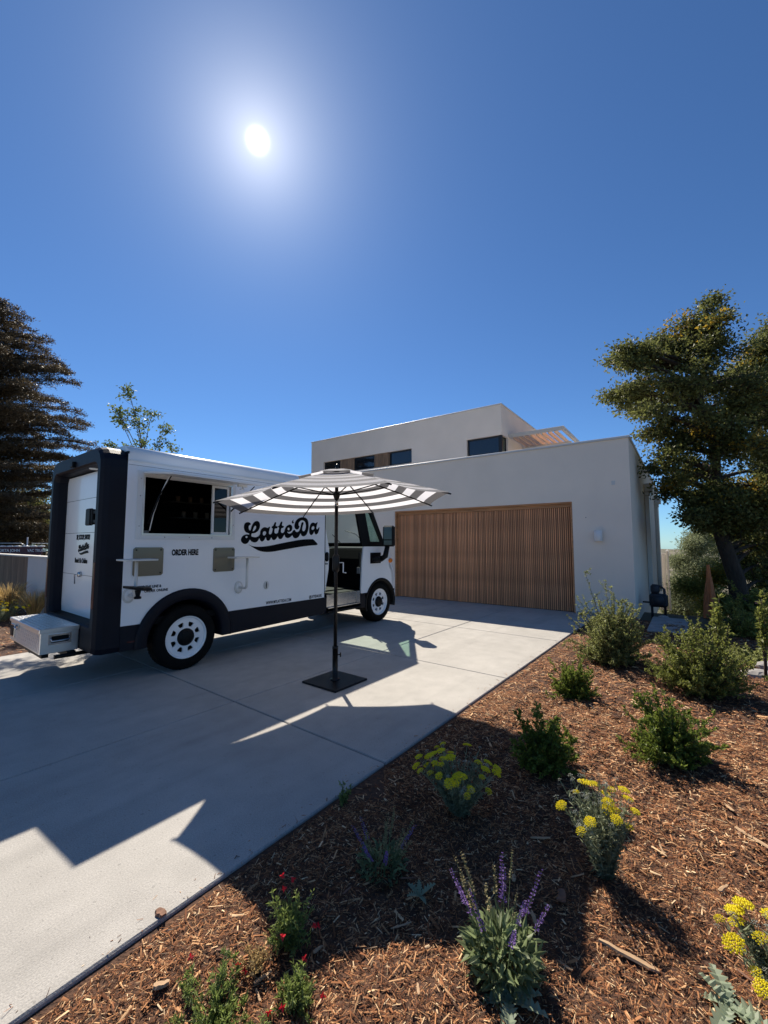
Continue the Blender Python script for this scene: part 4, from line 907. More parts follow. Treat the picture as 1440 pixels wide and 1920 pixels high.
def shrub(name, x, y, rx, h, ntw, nlf, L, Wd, lm, label, cat_, group=None, lean=(0, 0), z=None, spread=.5, start=.35, upright=.5, seed=0, stem_m='twig', low=.25, power=.5, extra=None, shoots=4):
    """twigs fan out from the base to points all through the crown; leaves clothe their outer part"""
    r = np.random.default_rng(seed + 100); z0 = zat(x, y) if z is None else z
    root = empty(name, (x, y, z0), 0, label, cat_, group); paths = []; rad = []; LP = []; LD = []
    lump = [(r.uniform(0, 6.28), r.uniform(.15, .32)) for _ in range(5)]
    for i in range(ntw):
        a = r.uniform(0, 2 * np.pi); u = r.random() ** power; el = np.arcsin(r.uniform(low, 1)) if True else 0
        k = 1 + sum(m_ * np.cos(a * (j + 2) + p_ + el * 3) for j, (p_, m_) in enumerate(lump)) * .5
        d = np.array([np.cos(a) * np.cos(el) * rx, np.sin(a) * np.cos(el) * rx, np.sin(el) * h]) * u * k * (1.10 if r.random() < .05 else 1)
        d[2] = max(d[2], .06 * h); d[:2] += np.array(lean) * d[2] / h
        base_ = np.array([r.normal(0, rx * .07), r.normal(0, rx * .07), 0]); mid_ = base_ * .5 + d * np.array([spread, spread, .55]) + r.normal(0, rx * .05, 3)
        P = bez(base_, mid_, d, 7); paths.append(P); rad.append((h * .008 + .001, h * .002 + .0006))
        n = int(nlf * (.5 + .5 * u)); t = start + (1 - start) * r.random(n) ** .8; t = np.clip(t, 0, .999); seg = t * 6; si = seg.astype(int); fr_ = (seg - si)[:, None]
        p = P[si] * (1 - fr_) + P[si + 1] * fr_; tg = unit(P[si + 1] - P[si]); rd = unit(r.normal(size=(n, 3)))
        LP.append(p + rd * L * .15); LD.append(tg * upright + rd * .8 + np.array([0, 0, .25]))
        for q_ in range(shoots):
            k0 = int(r.integers(2, 7)); sl = h * r.uniform(.06, .17); sd_ = unit(r.normal(size=3) + np.array([0, 0, .5])); e_ = P[k0] + sd_ * sl; S_ = bez(P[k0], (P[k0] + e_) * .5 + r.normal(0, sl * .1, 3), e_, 4)
            paths.append(S_); rad.append((h * .003 + .0005, .0005)); m2 = int(n * .35); tt = r.random(m2) * 2.99; ti = tt.astype(int); f2 = (tt - ti)[:, None]
            LP.append(S_[ti] * (1 - f2) + S_[ti + 1] * f2); LD.append(sd_ * upright + unit(r.normal(size=(m2, 3))) * .9)
    V, F = tubes_np(paths, rad); link('stem', np_mesh('stem', V, F, M[stem_m], True), root)
    P = np.concatenate(LP); D = np.concatenate(LD); n = len(P)
    V, F = leaf_geo(P, D, L * r.uniform(.6, 1.25, n), Wd * r.uniform(.7, 1.2, n)); link('foliage', np_mesh('foliage', V, F, LM[lm]), root)
    return root

shrub('shrub', 3.02, 5.54, .50, .93, 300, 62, .026, .015, 'shrub_grey', 'airy grey green shrub with long shoots in front of the house corner', 'shrub', seed=1, lean=(.02, 0), low=.05, spread=.45)
shrub('shrub', 3.33, 4.44, .47, .72, 330, 62, .024, .0145, 'shrub_dark', 'large rounded shrub with bare stems below on the right of the bed', 'shrub', seed=2, low=.15, spread=.6, start=.45)
shrub('shrub', 1.94, 4.32, .25, .40, 150, 40, .026, .014, 'manz', 'small upright evergreen shrub beside the driveway corner', 'shrub', seed=3, upright=1.2, low=.1)
shrub('shrub', 2.07, 3.07, .29, .42, 210, 44, .026, .015, 'manz', 'bushy bright evergreen shrub in the middle of the sunny mulch', 'shrub', seed=4, upright=1.1, low=.05)
shrub('shrub', 1.13, 3.0, .22, .33, 150, 42, .026, .015, 'manz', 'dark evergreen shrub sitting in the umbrella shade', 'shrub', seed=5, upright=1.1, low=.05)
# tall leafy shoots rising from the big shrub
for i, (x, y, h, lab) in enumerate(((3.9, 4.9, .95, 'tall leafy shoot left of two above the big shrub'), (4.3, 4.75, .92, 'tall leafy shoot with paired leaves at the right of the big shrub'))):
    shrub('young_shoot', x, y, .10, h, 6, 60, .06, .03, 'shrub_dark', lab, 'plant', seed=20 + i, low=.85, power=.15, start=.4, spread=.6, upright=.3, shoots=0)
# yarrow: clumps of stems with flat yellow heads, each head its own piece
def head_mesh(seed, mt, n=46, R_=.034):
    r = np.random.default_rng(seed); k = np.arange(n); rr = R_ * np.sqrt((k + .5) / n); a = k * 2.4
    mb = MB()
    for i in range(n):
        x, y = rr[i] * math.cos(a[i]), rr[i] * math.sin(a[i]); z = .008 * (1 - (rr[i] / R_) ** 2) + r.uniform(-.0015, .0015); q = R_ * .15 * r.uniform(.8, 1.2)
        mb.add([(x + q, y, z), (x, y + q, z), (x - q, y, z), (x, y - q, z), (x, y, z + q * .8), (x, y, z - q * 1.2)], [(0, 1, 4), (1, 2, 4), (2, 3, 4), (3, 0, 4), (1, 0, 5), (2, 1, 5), (3, 2, 5), (0, 3, 5)])
    return mb.mesh('flower_head', mt)
YH = [head_mesh(i, M['yflower'], 34 + 8 * i, .020 + .005 * i) for i in range(3)]; GH = head_mesh(9, M['gflower'], 14, .012)
def yarrow(x, y, rx, h, nst, yel, label, lean=(0, 0), seed=0, group='yellow yarrow clumps', z=None):
    r = np.random.default_rng(seed + 300); z0 = zat(x, y) if z is None else z
    root = empty('yarrow_plant', (x, y, z0), 0, label, 'flowering plant', group); paths = []; rad = []; LP = []; LD = []; heads = []
    for i in range(nst):
        a = r.uniform(0, 2 * np.pi); u = r.random() ** .55; hh = h * r.uniform(.72, 1.05) * (1 - .18 * u)
        tip = np.array([rx * u * np.cos(a) + lean[0], rx * u * np.sin(a) + lean[1], hh]); b = np.array([tip[0] * .15, tip[1] * .15, 0]); P = bez(b, b * .5 + np.array([tip[0] * .35, tip[1] * .35, hh * .55]), tip, 7)
        paths.append(P); rad.append((.0028, .0016)); heads.append((P[-1], P[-1] - P[-2]))
        n = 46; t = r.random(n) ** 1.1 * .86; seg = t * 6; si = seg.astype(int); f_ = (seg - si)[:, None]; p = P[si] * (1 - f_) + P[si + 1] * f_
        LP.append(p); LD.append(unit(r.normal(size=(n, 3))) * .9 + np.array([0, 0, .7]))
    V, F = tubes_np(paths, rad); link('stem', np_mesh('stem', V, F, LM['yar'], True), root)
    P = np.concatenate(LP); D = np.concatenate(LD); V, F = leaf_geo(P, D, r.uniform(.018, .042, len(P)), .006); link('foliage', np_mesh('foliage', V, F, LM['yar']), root)
    for i, (p, d) in enumerate(heads):
        ye = i < yel; o_ = link('flower_head', YH[int(r.integers(0, 3))] if ye else GH, root); o_.location = p
        d = Vector(d).normalized(); d = (d + Vector((r.normal(0, .15), r.normal(0, .15) - .15, .6))).normalized(); o_.rotation_euler = d.to_track_quat('Z', 'Y').to_euler()
        s_ = r.uniform(.75, 1.15) if ye else r.uniform(.7, 1.2); o_.scale = (s_, s_, s_)
    return root
yarrow(1.07, 2.10, .19, .47, 64, 17, 'sunlit yellow yarrow with silvery stems at the edge of the umbrella shade', lean=(-.05, 0), seed=1)
yarrow(.44, 2.52, .25, .36, 62, 34, 'shaded yarrow with many small yellow heads near the driveway', lean=(-.02, .02), seed=2)
yarrow(1.33, 1.46, .17, .30, 46, 16, 'yellow yarrow cut by the lower right frame edge', lean=(-.06, .02), seed=3)
yarrow(-7.75, 8.4, .55, .42, 60, 40, 'pale yellow yarrow in front of the feather grass at the far left', seed=4, z=-.03)
# salvia: leafy base and upright flower spikes
def spike_mesh(seed, mt, H=.16, n=70, w=.010):
    r = np.random.default_rng(seed); t = np.sort(r.random(n)); lv = np.round(t * 13) / 13; a = r.uniform(0, 6.28, n)
    P = np.stack([np.cos(a) * .002, np.sin(a) * .002, lv * H], 1); D = np.stack([np.cos(a), np.sin(a), np.full(n, .55)], 1)
    V, F = leaf_geo(P, D, w * (1.25 - .7 * t), .006); return np_mesh('flower_spike', V, F, mt)
SP = [spike_mesh(i, M['pflower'], .13 + .02 * i, 80, .0095) for i in range(3)]; SD = [spike_mesh(9 + i, M['sflower'], .15, 50, .009) for i in range(2)]
def salvia(x, y, rx, h, nst, label, seed, nl=420, leaf=.05, purple=.6, lm='salv', lean=(0, 0)):
    r = np.random.default_rng(seed + 500); z0 = zat(x, y); root = empty('salvia_plant', (x, y, z0), 0, label, 'flowering plant', 'purple salvia clumps'); paths = []; rad = []
    for i in range(nst):
        a = r.uniform(0, 6.28); u = r.random() ** .6; tip = np.array([rx * u * np.cos(a) + lean[0], rx * u * np.sin(a) + lean[1], h * r.uniform(.65, 1)]); b = tip * np.array([.35, .35, 0]); P = bez(b, b * .5 + tip * .5 * np.array([.8, .8, 1]), tip, 5)
        paths.append(P); rad.append((.0024, .0012)); d = Vector(tip - P[-2]).normalized()
        me = SP[int(r.integers(0, 3))] if r.random() < purple else SD[int(r.integers(0, 2))]
        o_ = link('flower_spike', me, root); H = .14 * r.uniform(.7, 1.1); o_.location = Vector(tip) - d * H * .9; o_.rotation_euler = d.to_track_quat('Z', 'Y').to_euler(); k_ = H / .15; o_.scale = (r.uniform(.8, 1.15), r.uniform(.8, 1.15), k_)
    V, F = tubes_np(paths, rad); link('stem', np_mesh('stem', V, F, M['greenstem'], True), root)
    a = r.uniform(0, 6.28, nl); u = r.random(nl) ** .6; P = np.stack([rx * .62 * u * np.cos(a), rx * .62 * u * np.sin(a), h * .38 * r.random(nl) * (1 - .4 * u)], 1)
    D = np.stack([np.cos(a) * (.3 + u), np.sin(a) * (.3 + u), r.uniform(.1, 1.0, nl)], 1) + r.normal(0, .3, (nl, 3))
    V, F = leaf_geo(P, D, leaf * r.uniform(.5, 1.2, nl), leaf * .42 * r.uniform(.6, 1.1, nl), droop=.3); link('foliage', np_mesh('foliage', V, F, LM[lm]), root)
    return root
salvia(.43, 1.62, .19, .36, 18, 'tall purple salvia with broad green leaves at the bottom centre', 1, nl=620, leaf=.052, purple=.6, lean=(0, .02))
salvia(-.01, 2.09, .17, .25, 20, 'short shaded salvia with few purple flowers and pale seed spikes', 2, nl=300, leaf=.035, purple=.35)
# lobed blue green weeds
def thistle(x, y, n, L, label, seed, up=.5):
    r = np.random.default_rng(seed + 700); root = empty('thistle_rosette', (x, y, zat(x, y)), 0, label, 'weed', 'lobed blue green weeds')
    for i in range(n):
        a = 2 * np.pi * i / n + r.uniform(-.3, .3); el = r.uniform(.15, 1) * up; mb = MB(); K = 13; ll = L * r.uniform(.6, 1.1); rows = []
        for k in range(K):
            f = k / (K - 1); wv = ll * .17 * math.sin(math.pi * min(.97, f * .9 + .06)) * (1.25 if k % 2 else .55) + .001; cx = ll * f; cz_ = ll * (math.sin(el) * f - .35 * f * f) + (.004 if k % 2 else 0)
            rows.append([(cx - wv * .2, wv, cz_ + wv * .35), (cx, 0, cz_), (cx - wv * .2, -wv, cz_ + wv * .35)])
        mb.grid(rows, smooth=False); o_ = mb.build('leaf', LM['thistle'], root); o_.rotation_euler = (0, 0, a); o_.location = (0, 0, .01)
    return root
thistle(.155, 1.90, 5, .075, 'small blue green thistle rosette at the shadow edge left of the tall salvia', 1, 1.1)
thistle(1.16, 1.50, 9, .14, 'larger lobed weed between the yarrow and the lower right corner', 2, .8)
thistle(.42, 1.50, 8, .13, 'jagged pale leaves sprawling in front of the tall purple salvia', 3, .7)
# red flowering sage
fl = []
mbf = MB(); P = np.zeros((9, 3)); a = rng.uniform(0, 6.28, 9); V, F = leaf_geo(P, np.stack([np.cos(a), np.sin(a), rng.uniform(-.3, .8, 9)], 1), .016, .010); red_me = np_mesh('flower', V, F, M['rflower'])
def sage(x, y, rx, h, label, seed, nf, ntw=46, lean=(0, 0)):
    root = shrub('red_sage', x, y, rx, h, ntw, 24, .018, .0055, 'sage', label, 'flowering plant', 'red flowering sage clumps', lean=lean, seed=seed, upright=.9, low=.2, stem_m='greenstem', start=.15)
    r = np.random.default_rng(seed)
    for i in range(nf):
        o_ = link('flower', red_me, root); a = r.uniform(0, 6.28); q = r.uniform(.5, 1.1); o_.location = (rx * q * math.cos(a) + lean[0], rx * q * math.sin(a) + lean[1], h * r.uniform(.35, 1.0)); o_.rotation_euler = (r.uniform(0, 6), r.uniform(0, 6), 0); o_.scale = (.8,) * 3
sage(-.36, 1.72, .10, .20, 'upright bright green sage with small red flowers left of the bottom centre', 41, 6, 60)
sage(-.55, 1.44, .20, .10, 'low spreading sage with red flowers at the bottom left', 42, 6, 70)
sage(-.30, 1.50, .10, .12, 'small sage tuft between the upright and the spreading sage', 43, 3, 30)
shrub('weed', -.24, 2.60, .05, .12, 14, 14, .016, .007, 'sage', 'tiny weed growing at the edge of the concrete in shade', 'weed', seed=51)
shrub('dry_tuft', -.46, 1.62, .08, .09, 40, 10, .012, .005, 'grass', 'dry greyish tuft beside the red sage', 'plant', seed=52, stem_m='twig')
shrub('ground_cover', 4.95, 5.6, .55, .16, 120, 30, .035, .025, 'shrub_grey', 'low green ground cover at the right edge beyond the big shrub', 'plant', seed=53, low=.05)
shrub('ground_cover', 4.4, 4.4, .35, .2, 80, 26, .035, .025, 'shrub_dark', 'dark low plant at the right edge beside the pale rock', 'plant', seed=54, low=.05)
# feather grass on the left
def grass(x, y, h, rx, n, label, seed):
    r = np.random.default_rng(seed + 900); root = empty('feather_grass', (x, y, -.05), 0, label, 'grass clump', 'golden feather grass clumps'); a = r.uniform(0, 6.28, n); u = r.random(n) ** .5; hh = h * r.uniform(.6, 1.05, n)
    t = np.linspace(0, 1, 6)[None, :, None]; b = np.stack([np.cos(a) * rx * .15, np.sin(a) * rx * .15, np.zeros(n)], 1)[:, None, :]; tip = np.stack([np.cos(a) * rx * u, np.sin(a) * rx * u, hh], 1)[:, None, :]; mid_ = b + (tip - b) * np.array([.2, .2, .75])
    C = (1 - t) ** 2 * b + 2 * t * (1 - t) * mid_ + t * t * tip; sd = unit(np.cross(tip[:, 0] - b[:, 0], r.normal(size=(n, 3))))[:, None, :]; wd = .006 * (1 - np.linspace(0, 1, 6) ** 2 * .8)[None, :, None]
    V = np.stack([C - sd * wd, C + sd * wd], 2).reshape(-1, 3); I = (np.arange(n)[:, None] * 12 + np.arange(5)[None, :] * 2).ravel(); F = np.stack([I, I + 1, I + 3, I + 2], 1)
    link('blades', np_mesh('blades', V, F, LM['grass']), root)
for i, (x, y, h, lab) in enumerate(((-8.1, 9.0, .75, 'tallest golden feather grass clump against the wood clad wall'), (-7.3, 8.7, .62, 'bright golden feather grass clump in front of the white wall'), (-7.05, 9.3, .5, 'small feather grass clump just left of the truck rear'), (-8.9, 8.9, .7, 'feather grass clump cut by the left frame edge'))):
    grass(x, y, h, .38, 420, lab, i)

# ------------------------------------------------------------------ low wall, banner, posts on the left
wb = Vector((-8.32, 9.95, 0)); 
def gr(px, py, z=0.0):
    return None
lw = empty('garden_wall', (-7.96, 9.42, -.05), R(-36.2), 'low rendered garden wall with a cedar clad part at its left', 'wall')
mb = MB(); mb.box(-.52, 1.6, 0, .22, -.1, 1.28); mb.build('white_wall', M['whitewall'], lw)
mb = MB(); mb.box(-5.0, 1.63, -.02, .24, 1.28, 1.315, 0, .004); mb.build('coping', M['coping'], lw)
mb = MB(); mb.box(-5.0, -.52, .05, .22, -.1, 1.28); mb.build('backing', M['winframe'], lw)
for k in range(32):
    x = -5.0 + k * .14; mb = MB(); mb.box(x + .003, x + .135, .005, .045, -.1, 1.278, 0, .003); mb.build('cedar_board', M['cedar_grey'], lw)
bn = empty('banner', (-12.4, 13.0, 0), R(42), 'maroon banner with white PORTA JOHN and VAC TRUCK lettering behind the wall', 'banner')
bn.rotation_euler = (0, 0, R(0))
mb = MB(); mb.box(-2.2, 1.6, 0, .05, 1.20, 1.44); mb.build('board', M['maroon'], bn)
text('PORTA JOHN', .12, 1.0, .002, lambda u, v, w: (.20 + u, -.004 - w, 1.29 + v), bn, M['whiteplastic'])
text('VAC TRUCK', .12, .9, .002, lambda u, v, w: (1.16 + u, -.004 - w, 1.29 + v), bn, M['whiteplastic'])
mb = MB()
for k in range(16): x = -2.2 + k * .25; mb.lathe([(0, 1.44), (.10, 1.45), (.09, 1.475), (0, 1.49)], o=(x, .05, 0), n=8)
mb.build('white_cover', M['whiteplastic'], bn)
mb = MB(); mb.tube([(-2.2, .1, 1.56), (.85, .1, 1.56), (.98, .1, 1.5)], .012, 6); mb.tube([(1.2, .1, 1.56), (1.9, .1, 1.55)], .012, 6); mb.tube([(1.05, .1, .2), (1.05, .1, 1.75)], .02, 6); mb.tube([(-1.5, .05, -.1), (-1.5, .05, 1.2)], .03, 6); mb.tube([(1.5, .05, -.1), (1.5, .05, 1.2)], .03, 6); mb.build('rail', M['alu'], bn)
# weathered orange post on the right
po = empty('weathered_post', (7.30, 9.32, -.05), .4, 'weathered orange brown timber post flaring at its foot under the tree', 'post')
for i, (dx, dy, h, w0, tl) in enumerate(((0, 0, 1.12, .085, 0), (-.13, .02, .75, .07, .09), (.11, -.02, .85, .06, -.07), (-.2, .0, .42, .05, .12), (.17, .03, .45, .05, -.1))):
    mb = MB(); mb.tube([(dx, dy, -.05), (dx + tl * .5, dy, h * .5), (dx + tl, dy, h)], [w0, w0 * .85, w0 * .35], 5, smooth=False); mb.build('timber', M['rustwood'], po)

# ------------------------------------------------------------------ trees
F_ = 770.0; TL = math.atan(59 / 770)
def sight(px, py, Y):
    """a point at ground distance Y seen in that direction from the garden"""
    x = (px - 720) / F_; y = -(py - 960) / F_; d = np.array([x, math.cos(TL) - y * math.sin(TL), math.sin(TL) + y * math.cos(TL)]); t = Y / d[1]; return d * t + np.array([0, 0, 1.55])
def tree(name, base, trunk, blobs, lm, label, group=None, drop=.2, L=.09, Wd=.05, per=70, cl=.34, n_per_blob=14, seed=0, accent=None, r0=.2, limb_r=.05, droop=.2, bark='bark', up=.2):
    """trunk polyline; blobs = (centre, radius): twig ends gather in blobs, each twig joins the trunk, leaves cluster round the twigs"""
    r = np.random.default_rng(seed + 1300); base = np.array(base, float); root = empty(name, tuple(base), 0, label, 'tree', group)
    T = [np.array(p, float) - base for p in trunk]; mb = MB(); k = len(T); mb.tube([tuple(p) for p in T], [r0 * (1 - .72 * i / (k - 1)) * (1.25 if i == 0 else 1) for i in range(k)], 10)
    mb.build('trunk', M[bark], root); TP = np.array(T); dense = np.concatenate([np.linspace(TP[i], TP[i + 1], 8) for i in range(k - 1)])
    paths = []; rad = []; LP = []; LD = []; AP = []; AD = []
    for c, br in blobs:
        c = np.array(c, float) - base; j = np.argmin(np.linalg.norm((dense - c) * np.array([1, 1, 1.0]), axis=1) + np.where(dense[:, 2] > c[2] - drop, 2.0 + (dense[:, 2] - c[2] + drop), 0)); s0 = dense[j]
        m_ = (s0 + c) * .5 + np.array([0, 0, .12 * np.linalg.norm(c - s0)]); limb = bez(s0, m_, c, 9); paths.append(limb); rad.append((limb_r, limb_r * .3))
        nb = max(6, int(n_per_blob * (br / .8) ** 1.6))
        for i in range(nb):
            d = unit(r.normal(size=3)) * br * r.random() ** .4; d[2] *= .75; e = c + d; s1 = limb[int(r.integers(4, 9))]
            tw = bez(s1, (s1 + e) * .5 + r.normal(0, .08, 3), e, 6); paths.append(tw); rad.append((limb_r * .28, limb_r * .08))
            n = int(per * r.uniform(.5, 1.3)); t = r.random(n) * .75 + .25; seg = np.clip(t * 5, 0, 4.999); si = seg.astype(int); f_ = (seg - si)[:, None]; p = tw[si] * (1 - f_) + tw[si + 1] * f_
            g = r.normal(0, cl * .42, (n, 3)); g[:, 2] *= .6
            q = LP if not (accent and r.random() < accent) else AP; q2 = LD if q is LP else AD
            q.append(p + g); q2.append(unit(g) * .5 + r.normal(0, .5, (n, 3)) + np.array([0, 0, up - droop]))
    V, F = tubes_np(paths, rad, 5); link('branches', np_mesh('branches', V, F, M[bark], True), root)
    P = np.concatenate(LP); n = len(P); V, F = leaf_geo(P, np.concatenate(LD), L * r.uniform(.6, 1.2, n), Wd * r.uniform(.7, 1.2, n)); link('crown', np_mesh('crown', V, F, LM[lm]), root)
    if AP:
        P = np.concatenate(AP); n = len(P); V, F = leaf_geo(P, np.concatenate(AD), L * r.uniform(.6, 1.2, n), Wd * r.uniform(.7, 1.2, n)); link('yellow_foliage', np_mesh('yellow_foliage', V, F, LM['yellow']), root)
    return root
# big tree at the right
YT = 10.0
bb_ = [(1300, 615, .75, 0), (1275, 645, .6, .5), (1340, 650, .8, -.6), (1195, 660, .45, -.3), (1160, 675, .35, 0), (1240, 640, .4, 0.6), (1225, 690, .6, .4), (1180, 750, .45, -.2), (1145, 745, .28, .2), (1215, 755, .5, .8), (1270, 720, .9, -.8), (1340, 730, 1.0, .6), (1400, 740, 1.0, -.5),
       (1225, 810, .55, .3), (1250, 860, .55, -.5), (1300, 810, .95, .2), (1370, 830, 1.1, -.9), (1440, 840, 1.1, .4), (1300, 890, .6, .6), (1345, 930, .7, -.3), (1400, 930, .9, .5), (1320, 950, .4, 0), (1460, 920, 1.0, -.6), (1375, 985, .45, .3), (1240, 925, .22, .4), (1265, 905, .35, -.2), (1420, 1010, .7, .9), (1480, 760, 1.1, 0), (1330, 590, .45, .2), (1350, 975, .45, -.4), (1400, 985, .6, -.2), (1440, 960, .8, -.4), (1310, 925, .4, -.5), (1370, 955, .5, -.8), (1430, 1060, .7, .8), (1455, 1110, .6, .6)]
rs_ = random.Random(5); bb_ += [(px + rs_.uniform(-1, 1) * br * 75, py + rs_.uniform(-.9, .9) * br * 70, .22, dy + rs_.uniform(-.6, .6)) for (px, py, br, dy) in list(bb_) if br > .32 for _ in range(2)]
blobs = [(sight(px, py, YT + dy), br) for px, py, br, dy in bb_]
trunk = [(8.6, 9.95, -.7), (8.50, 10.0, .7), (8.25, 10.05, 1.7), (8.1, 10.0, 2.6), (8.1, 9.9, 3.7), (7.9, 10.0, 5.0), (7.7, 10.0, 6.4)]
tree('large_broadleaf_tree', (8.6, 9.95, -.7), trunk, blobs, 'oak', 'large dark broadleaf tree leaning by the right side of the house', L=.088, Wd=.05, per=92, cl=.30, n_per_blob=21, seed=1, accent=.05, r0=.20, limb_r=.06)
bb_ = [(1440, 650, .8, 0), (1410, 700, .8, .4), (1470, 620, .9, .6), (1500, 700, 1.2, 0), (1440, 760, 1.0, .5), (1500, 850, 1.3, 0), (1520, 980, 1.3, .5), (1430, 1020, .9, 1), (1480, 1090, 1.1, .4)]
blobs = [(sight(px, py, 12.0 + dy), br) for px, py, br, dy in bb_]
tree('large_broadleaf_tree', (11.6, 12.2, -.2), [(11.6, 12.2, -.2), (11.5, 12.2, 2), (11.4, 12.2, 4), (11.2, 12.2, 7)], blobs, 'oak', 'second broadleaf tree cut off by the right frame edge', L=.10, Wd=.062, per=130, cl=.45, n_per_blob=28, seed=2, accent=.10, r0=.22)
# shrubs and trees behind the big tree
def mass(name, pts, Y, lm, label, seed, L=.07, Wd=.035, per=90, npb=16, cat_='tree', accent=None, cl=.4, base_px=None, limb=.03, zb=-.3):
    blobs = [(sight(px, py, Y + dy), br) for px, py, br, dy in pts]; c = np.mean([b[0] for b in blobs], axis=0)
    return tree(name, (c[0], c[1], zb), [(c[0], c[1], zb), (c[0], c[1], (c[2] + zb) * .5), (c[0], c[1], c[2])], blobs, lm, label, L=L, Wd=Wd, per=per, cl=cl, n_per_blob=npb, seed=seed, accent=accent, r0=.09, limb_r=limb)
mass('feathery_shrub', [(1300, 1020, .6, 0), (1325, 1000, .7, .3), (1275, 1048, .5, .5), (1300, 1070, .9, 0), (1272, 1095, .8, .3), (1330, 1060, .9, .5), (1290, 1125, .9, 0), (1262, 1140, .7, .6), (1325, 1120, .9, .3), (1355, 1020, .7, 1.0), (1305, 1165, .9, 0)], 20.5, 'silver', 'pale silvery feathery shrub between the house and the leaning trunk', 11, L=.12, Wd=.035, per=190, npb=44, cl=.5, zb=-3.0)
mass('background_tree', [(1290, 1100, .5, 0), (1340, 1080, .6, 0), (1380, 1060, .7, 0), (1430, 1060, .9, 0), (1340, 1140, .7, .5), (1400, 1130, .9, 0), (1450, 1140, 1.0, 0), (1480, 1040, 1.0, 0), (1370, 1000, .6, .5)], 14.5, 'shrub_dark', 'dense green hedge like growth behind the leaning trunk', 12, per=140, npb=48, accent=.05, L=.08, Wd=.045)
shrub('rose_bush', 6.9, 7.2, .7, .75, 160, 30, .045, .03, 'shrub_dark', 'dark bush in deep shade at the right with a pink bloom', 'shrub', seed=61, low=.05)
fo = MB(); V, F = leaf_geo(np.zeros((16, 3)), np.stack([np.cos(np.arange(16) * 2.4), np.sin(np.arange(16) * 2.4), np.linspace(-.2, .9, 16)], 1), .06, .045); f_o = link('rose_bloom', np_mesh('rose_bloom', V, F, M['pinkflower'])); f_o.location = (6.35, 7.05, .55); tag(f_o, 'single pink bloom glowing in the shade on the right', 'flower')
shrub('shrub', 5.9, 6.9, .5, .5, 130, 30, .035, .02, 'shrub_dark', 'low dark shrub behind the large rounded shrub', 'shrub', seed=62, low=.05)
shrub('shrub', 7.6, 8.4, .8, .7, 170, 30, .045, .028, 'shrub_dark', 'dark shrub at the foot of the leaning tree trunk', 'shrub', seed=63, low=.05)
# young tree beyond the truck
yb = (-7.05, 12.1); 
yt = [(sight(px, py, 9.7 + dy * .8), br * .8) for px, py, br, dy in ((238, 728, .16, 0), (250, 770, .30, .2), (215, 765, .12, -.2), (225, 790, .2, 0), (262, 800, .35, -.2), (285, 775, .22, .2), (270, 830, .35, .1), (300, 830, .25, -.3), (312, 800, .13, .2), (240, 840, .35, 0), (200, 830, .12, .3), (328, 842, .13, 0), (280, 880, .5, 0), (240, 890, .5, .3), (320, 900, .45, -.2))]
tree('young_tree', (-5.75, 9.8, -.1), [(-5.75, 9.8, -.1), (-5.75, 9.8, 1.6), (-5.77, 9.78, 2.9), (-5.85, 9.75, 4.0)], yt, 'ygrass', drop=1.2, label='slender young tree with sparse leaves rising behind the truck roof', L=.075, Wd=.05, per=24, cl=.13, n_per_blob=34, seed=5, r0=.05, limb_r=.013, bark='twig', up=.1)
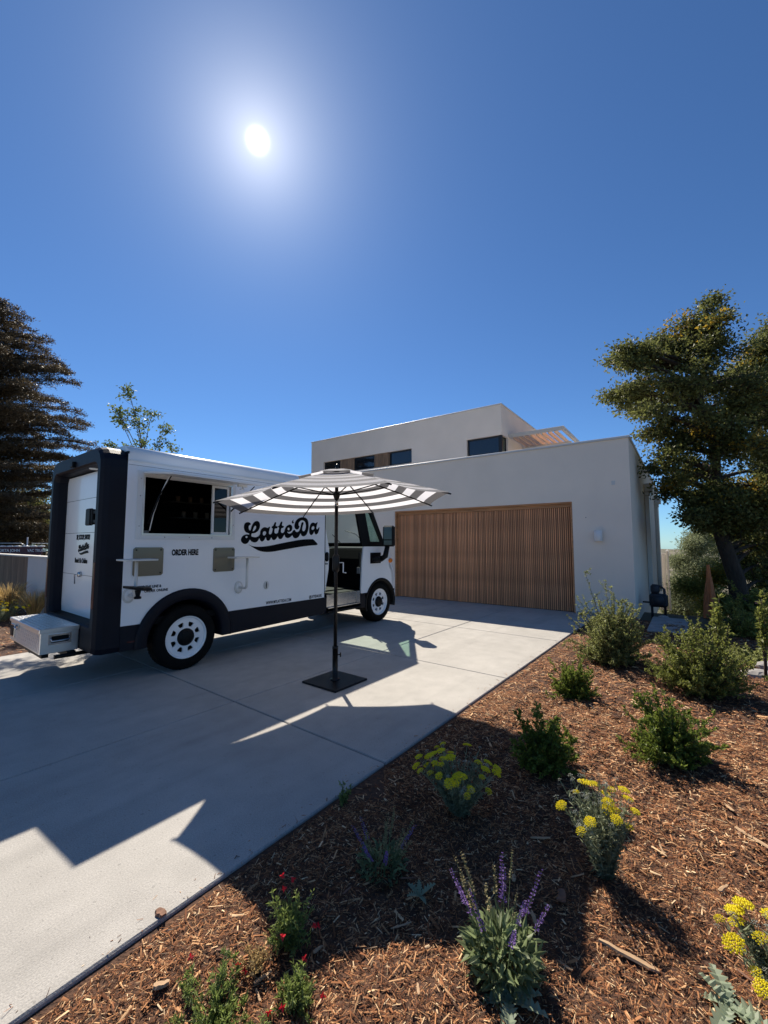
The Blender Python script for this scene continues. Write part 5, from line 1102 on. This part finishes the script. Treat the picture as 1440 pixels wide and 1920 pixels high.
# cedar on the left: tiers of long branches with drooping sprays
def cedar(base, H, label, seed, Rm):
    r = np.random.default_rng(seed + 1700); root = empty('cedar_tree', base, 0, label, 'tree'); mb = MB(); mb.tube([(0, 0, -.2), (0.1, 0, H * .5), (0, .1, H)], [.42, .26, .04], 10); mb.build('trunk', M['bark'], root)
    paths = []; rad = []; LP = []; LD = []
    for i in range(230):
        h = H * (.06 + .92 * (i + r.random()) / 230); a = i * 2.4 + r.uniform(-.4, .4); ln = Rm * (1 - ((h / H) ** 2.9)) * r.uniform(.7, .95) + .45; rise = .30 * (h / H) + r.uniform(-.06, .16)
        s0 = np.array([0, 0, h]); d = np.array([np.cos(a), np.sin(a), 0]); e = s0 + d * ln + np.array([0, 0, ln * rise]); B = bez(s0, s0 + d * ln * .5 + np.array([0, 0, ln * (rise + .12)]), e, 12); paths.append(B); rad.append((.05 * (1 - h / H) + .018, .006))
        sv = np.array([-d[1], d[0], 0])
        nsb = int(ln * 7)
        for k in range(nsb):
            t = .15 + .85 * (k + r.random()) / nsb; q = t * 10.99; qi = int(q); p0 = B[qi] + (B[qi + 1] - B[qi]) * (q - qi); sl = (.95 * (1 - t) + .28) * r.uniform(.6, 1.1) * min(1, ln / 2.5); sg = 1 if k % 2 else -1
            p1 = p0 + (sv * sg * .8 + d * .75) * sl + np.array([0, 0, r.uniform(-.30, .22) * sl]); tw = bez(p0, (p0 + p1) * .5 + np.array([0, 0, .05]), p1, 5); paths.append(tw); rad.append((.009, .003))
            n = int(95 * sl + 30); tt = r.random(n) * 3.999; ti = tt.astype(int); ff = (tt - ti)[:, None]; P = tw[ti] * (1 - ff) + tw[ti + 1] * ff; P = P + r.normal(0, .055, (n, 3)); LP.append(P); D = r.normal(size=(n, 3)); D[:, 2] = np.abs(D[:, 2]) * .9; LD.append(D)
    V, F = tubes_np(paths, rad, 4); link('branches', np_mesh('branches', V, F, M['bark'], True), root)
    P = np.concatenate(LP); n = len(P); V, F = leaf_geo(P, np.concatenate(LD), r.uniform(.06, .12, n), .030); link('needles', np_mesh('needles', V, F, LM['cedar']), root); print('cedar leaves', n)
cedar((-17.0, 16.4, -.3), 12.3, 'large dark cedar with drooping brown green sprays at the left edge', 1, 4.8)
# sunny trees behind the wall on the left
mass('background_tree', [(20, 985, 1.3, 0), (-20, 960, 1.5, 1), (60, 975, 1.2, .5), (95, 985, 1.3, 1), (60, 940, 1.2, 1.5), (0, 1005, 1.2, 0), (130, 990, 1.4, 2)], 23, 'olive', 'sunny olive green trees behind the garden wall at the left', 21, L=.16, Wd=.10, per=130, npb=14, cl=.7)
mass('background_tree', [(-60, 990, 1.5, 0), (30, 1010, .9, -1), (80, 1008, .9, 0), (-10, 1030, .9, 0)], 20, 'olive', 'lower yellowish bush behind the maroon banner', 22, L=.13, Wd=.08, per=90, npb=9, cl=.6, accent=.2)
# render settings
sc.cycles.use_denoising = True
sc.cycles.transparent_max_bounces = 16
sc.cycles.max_bounces = 8
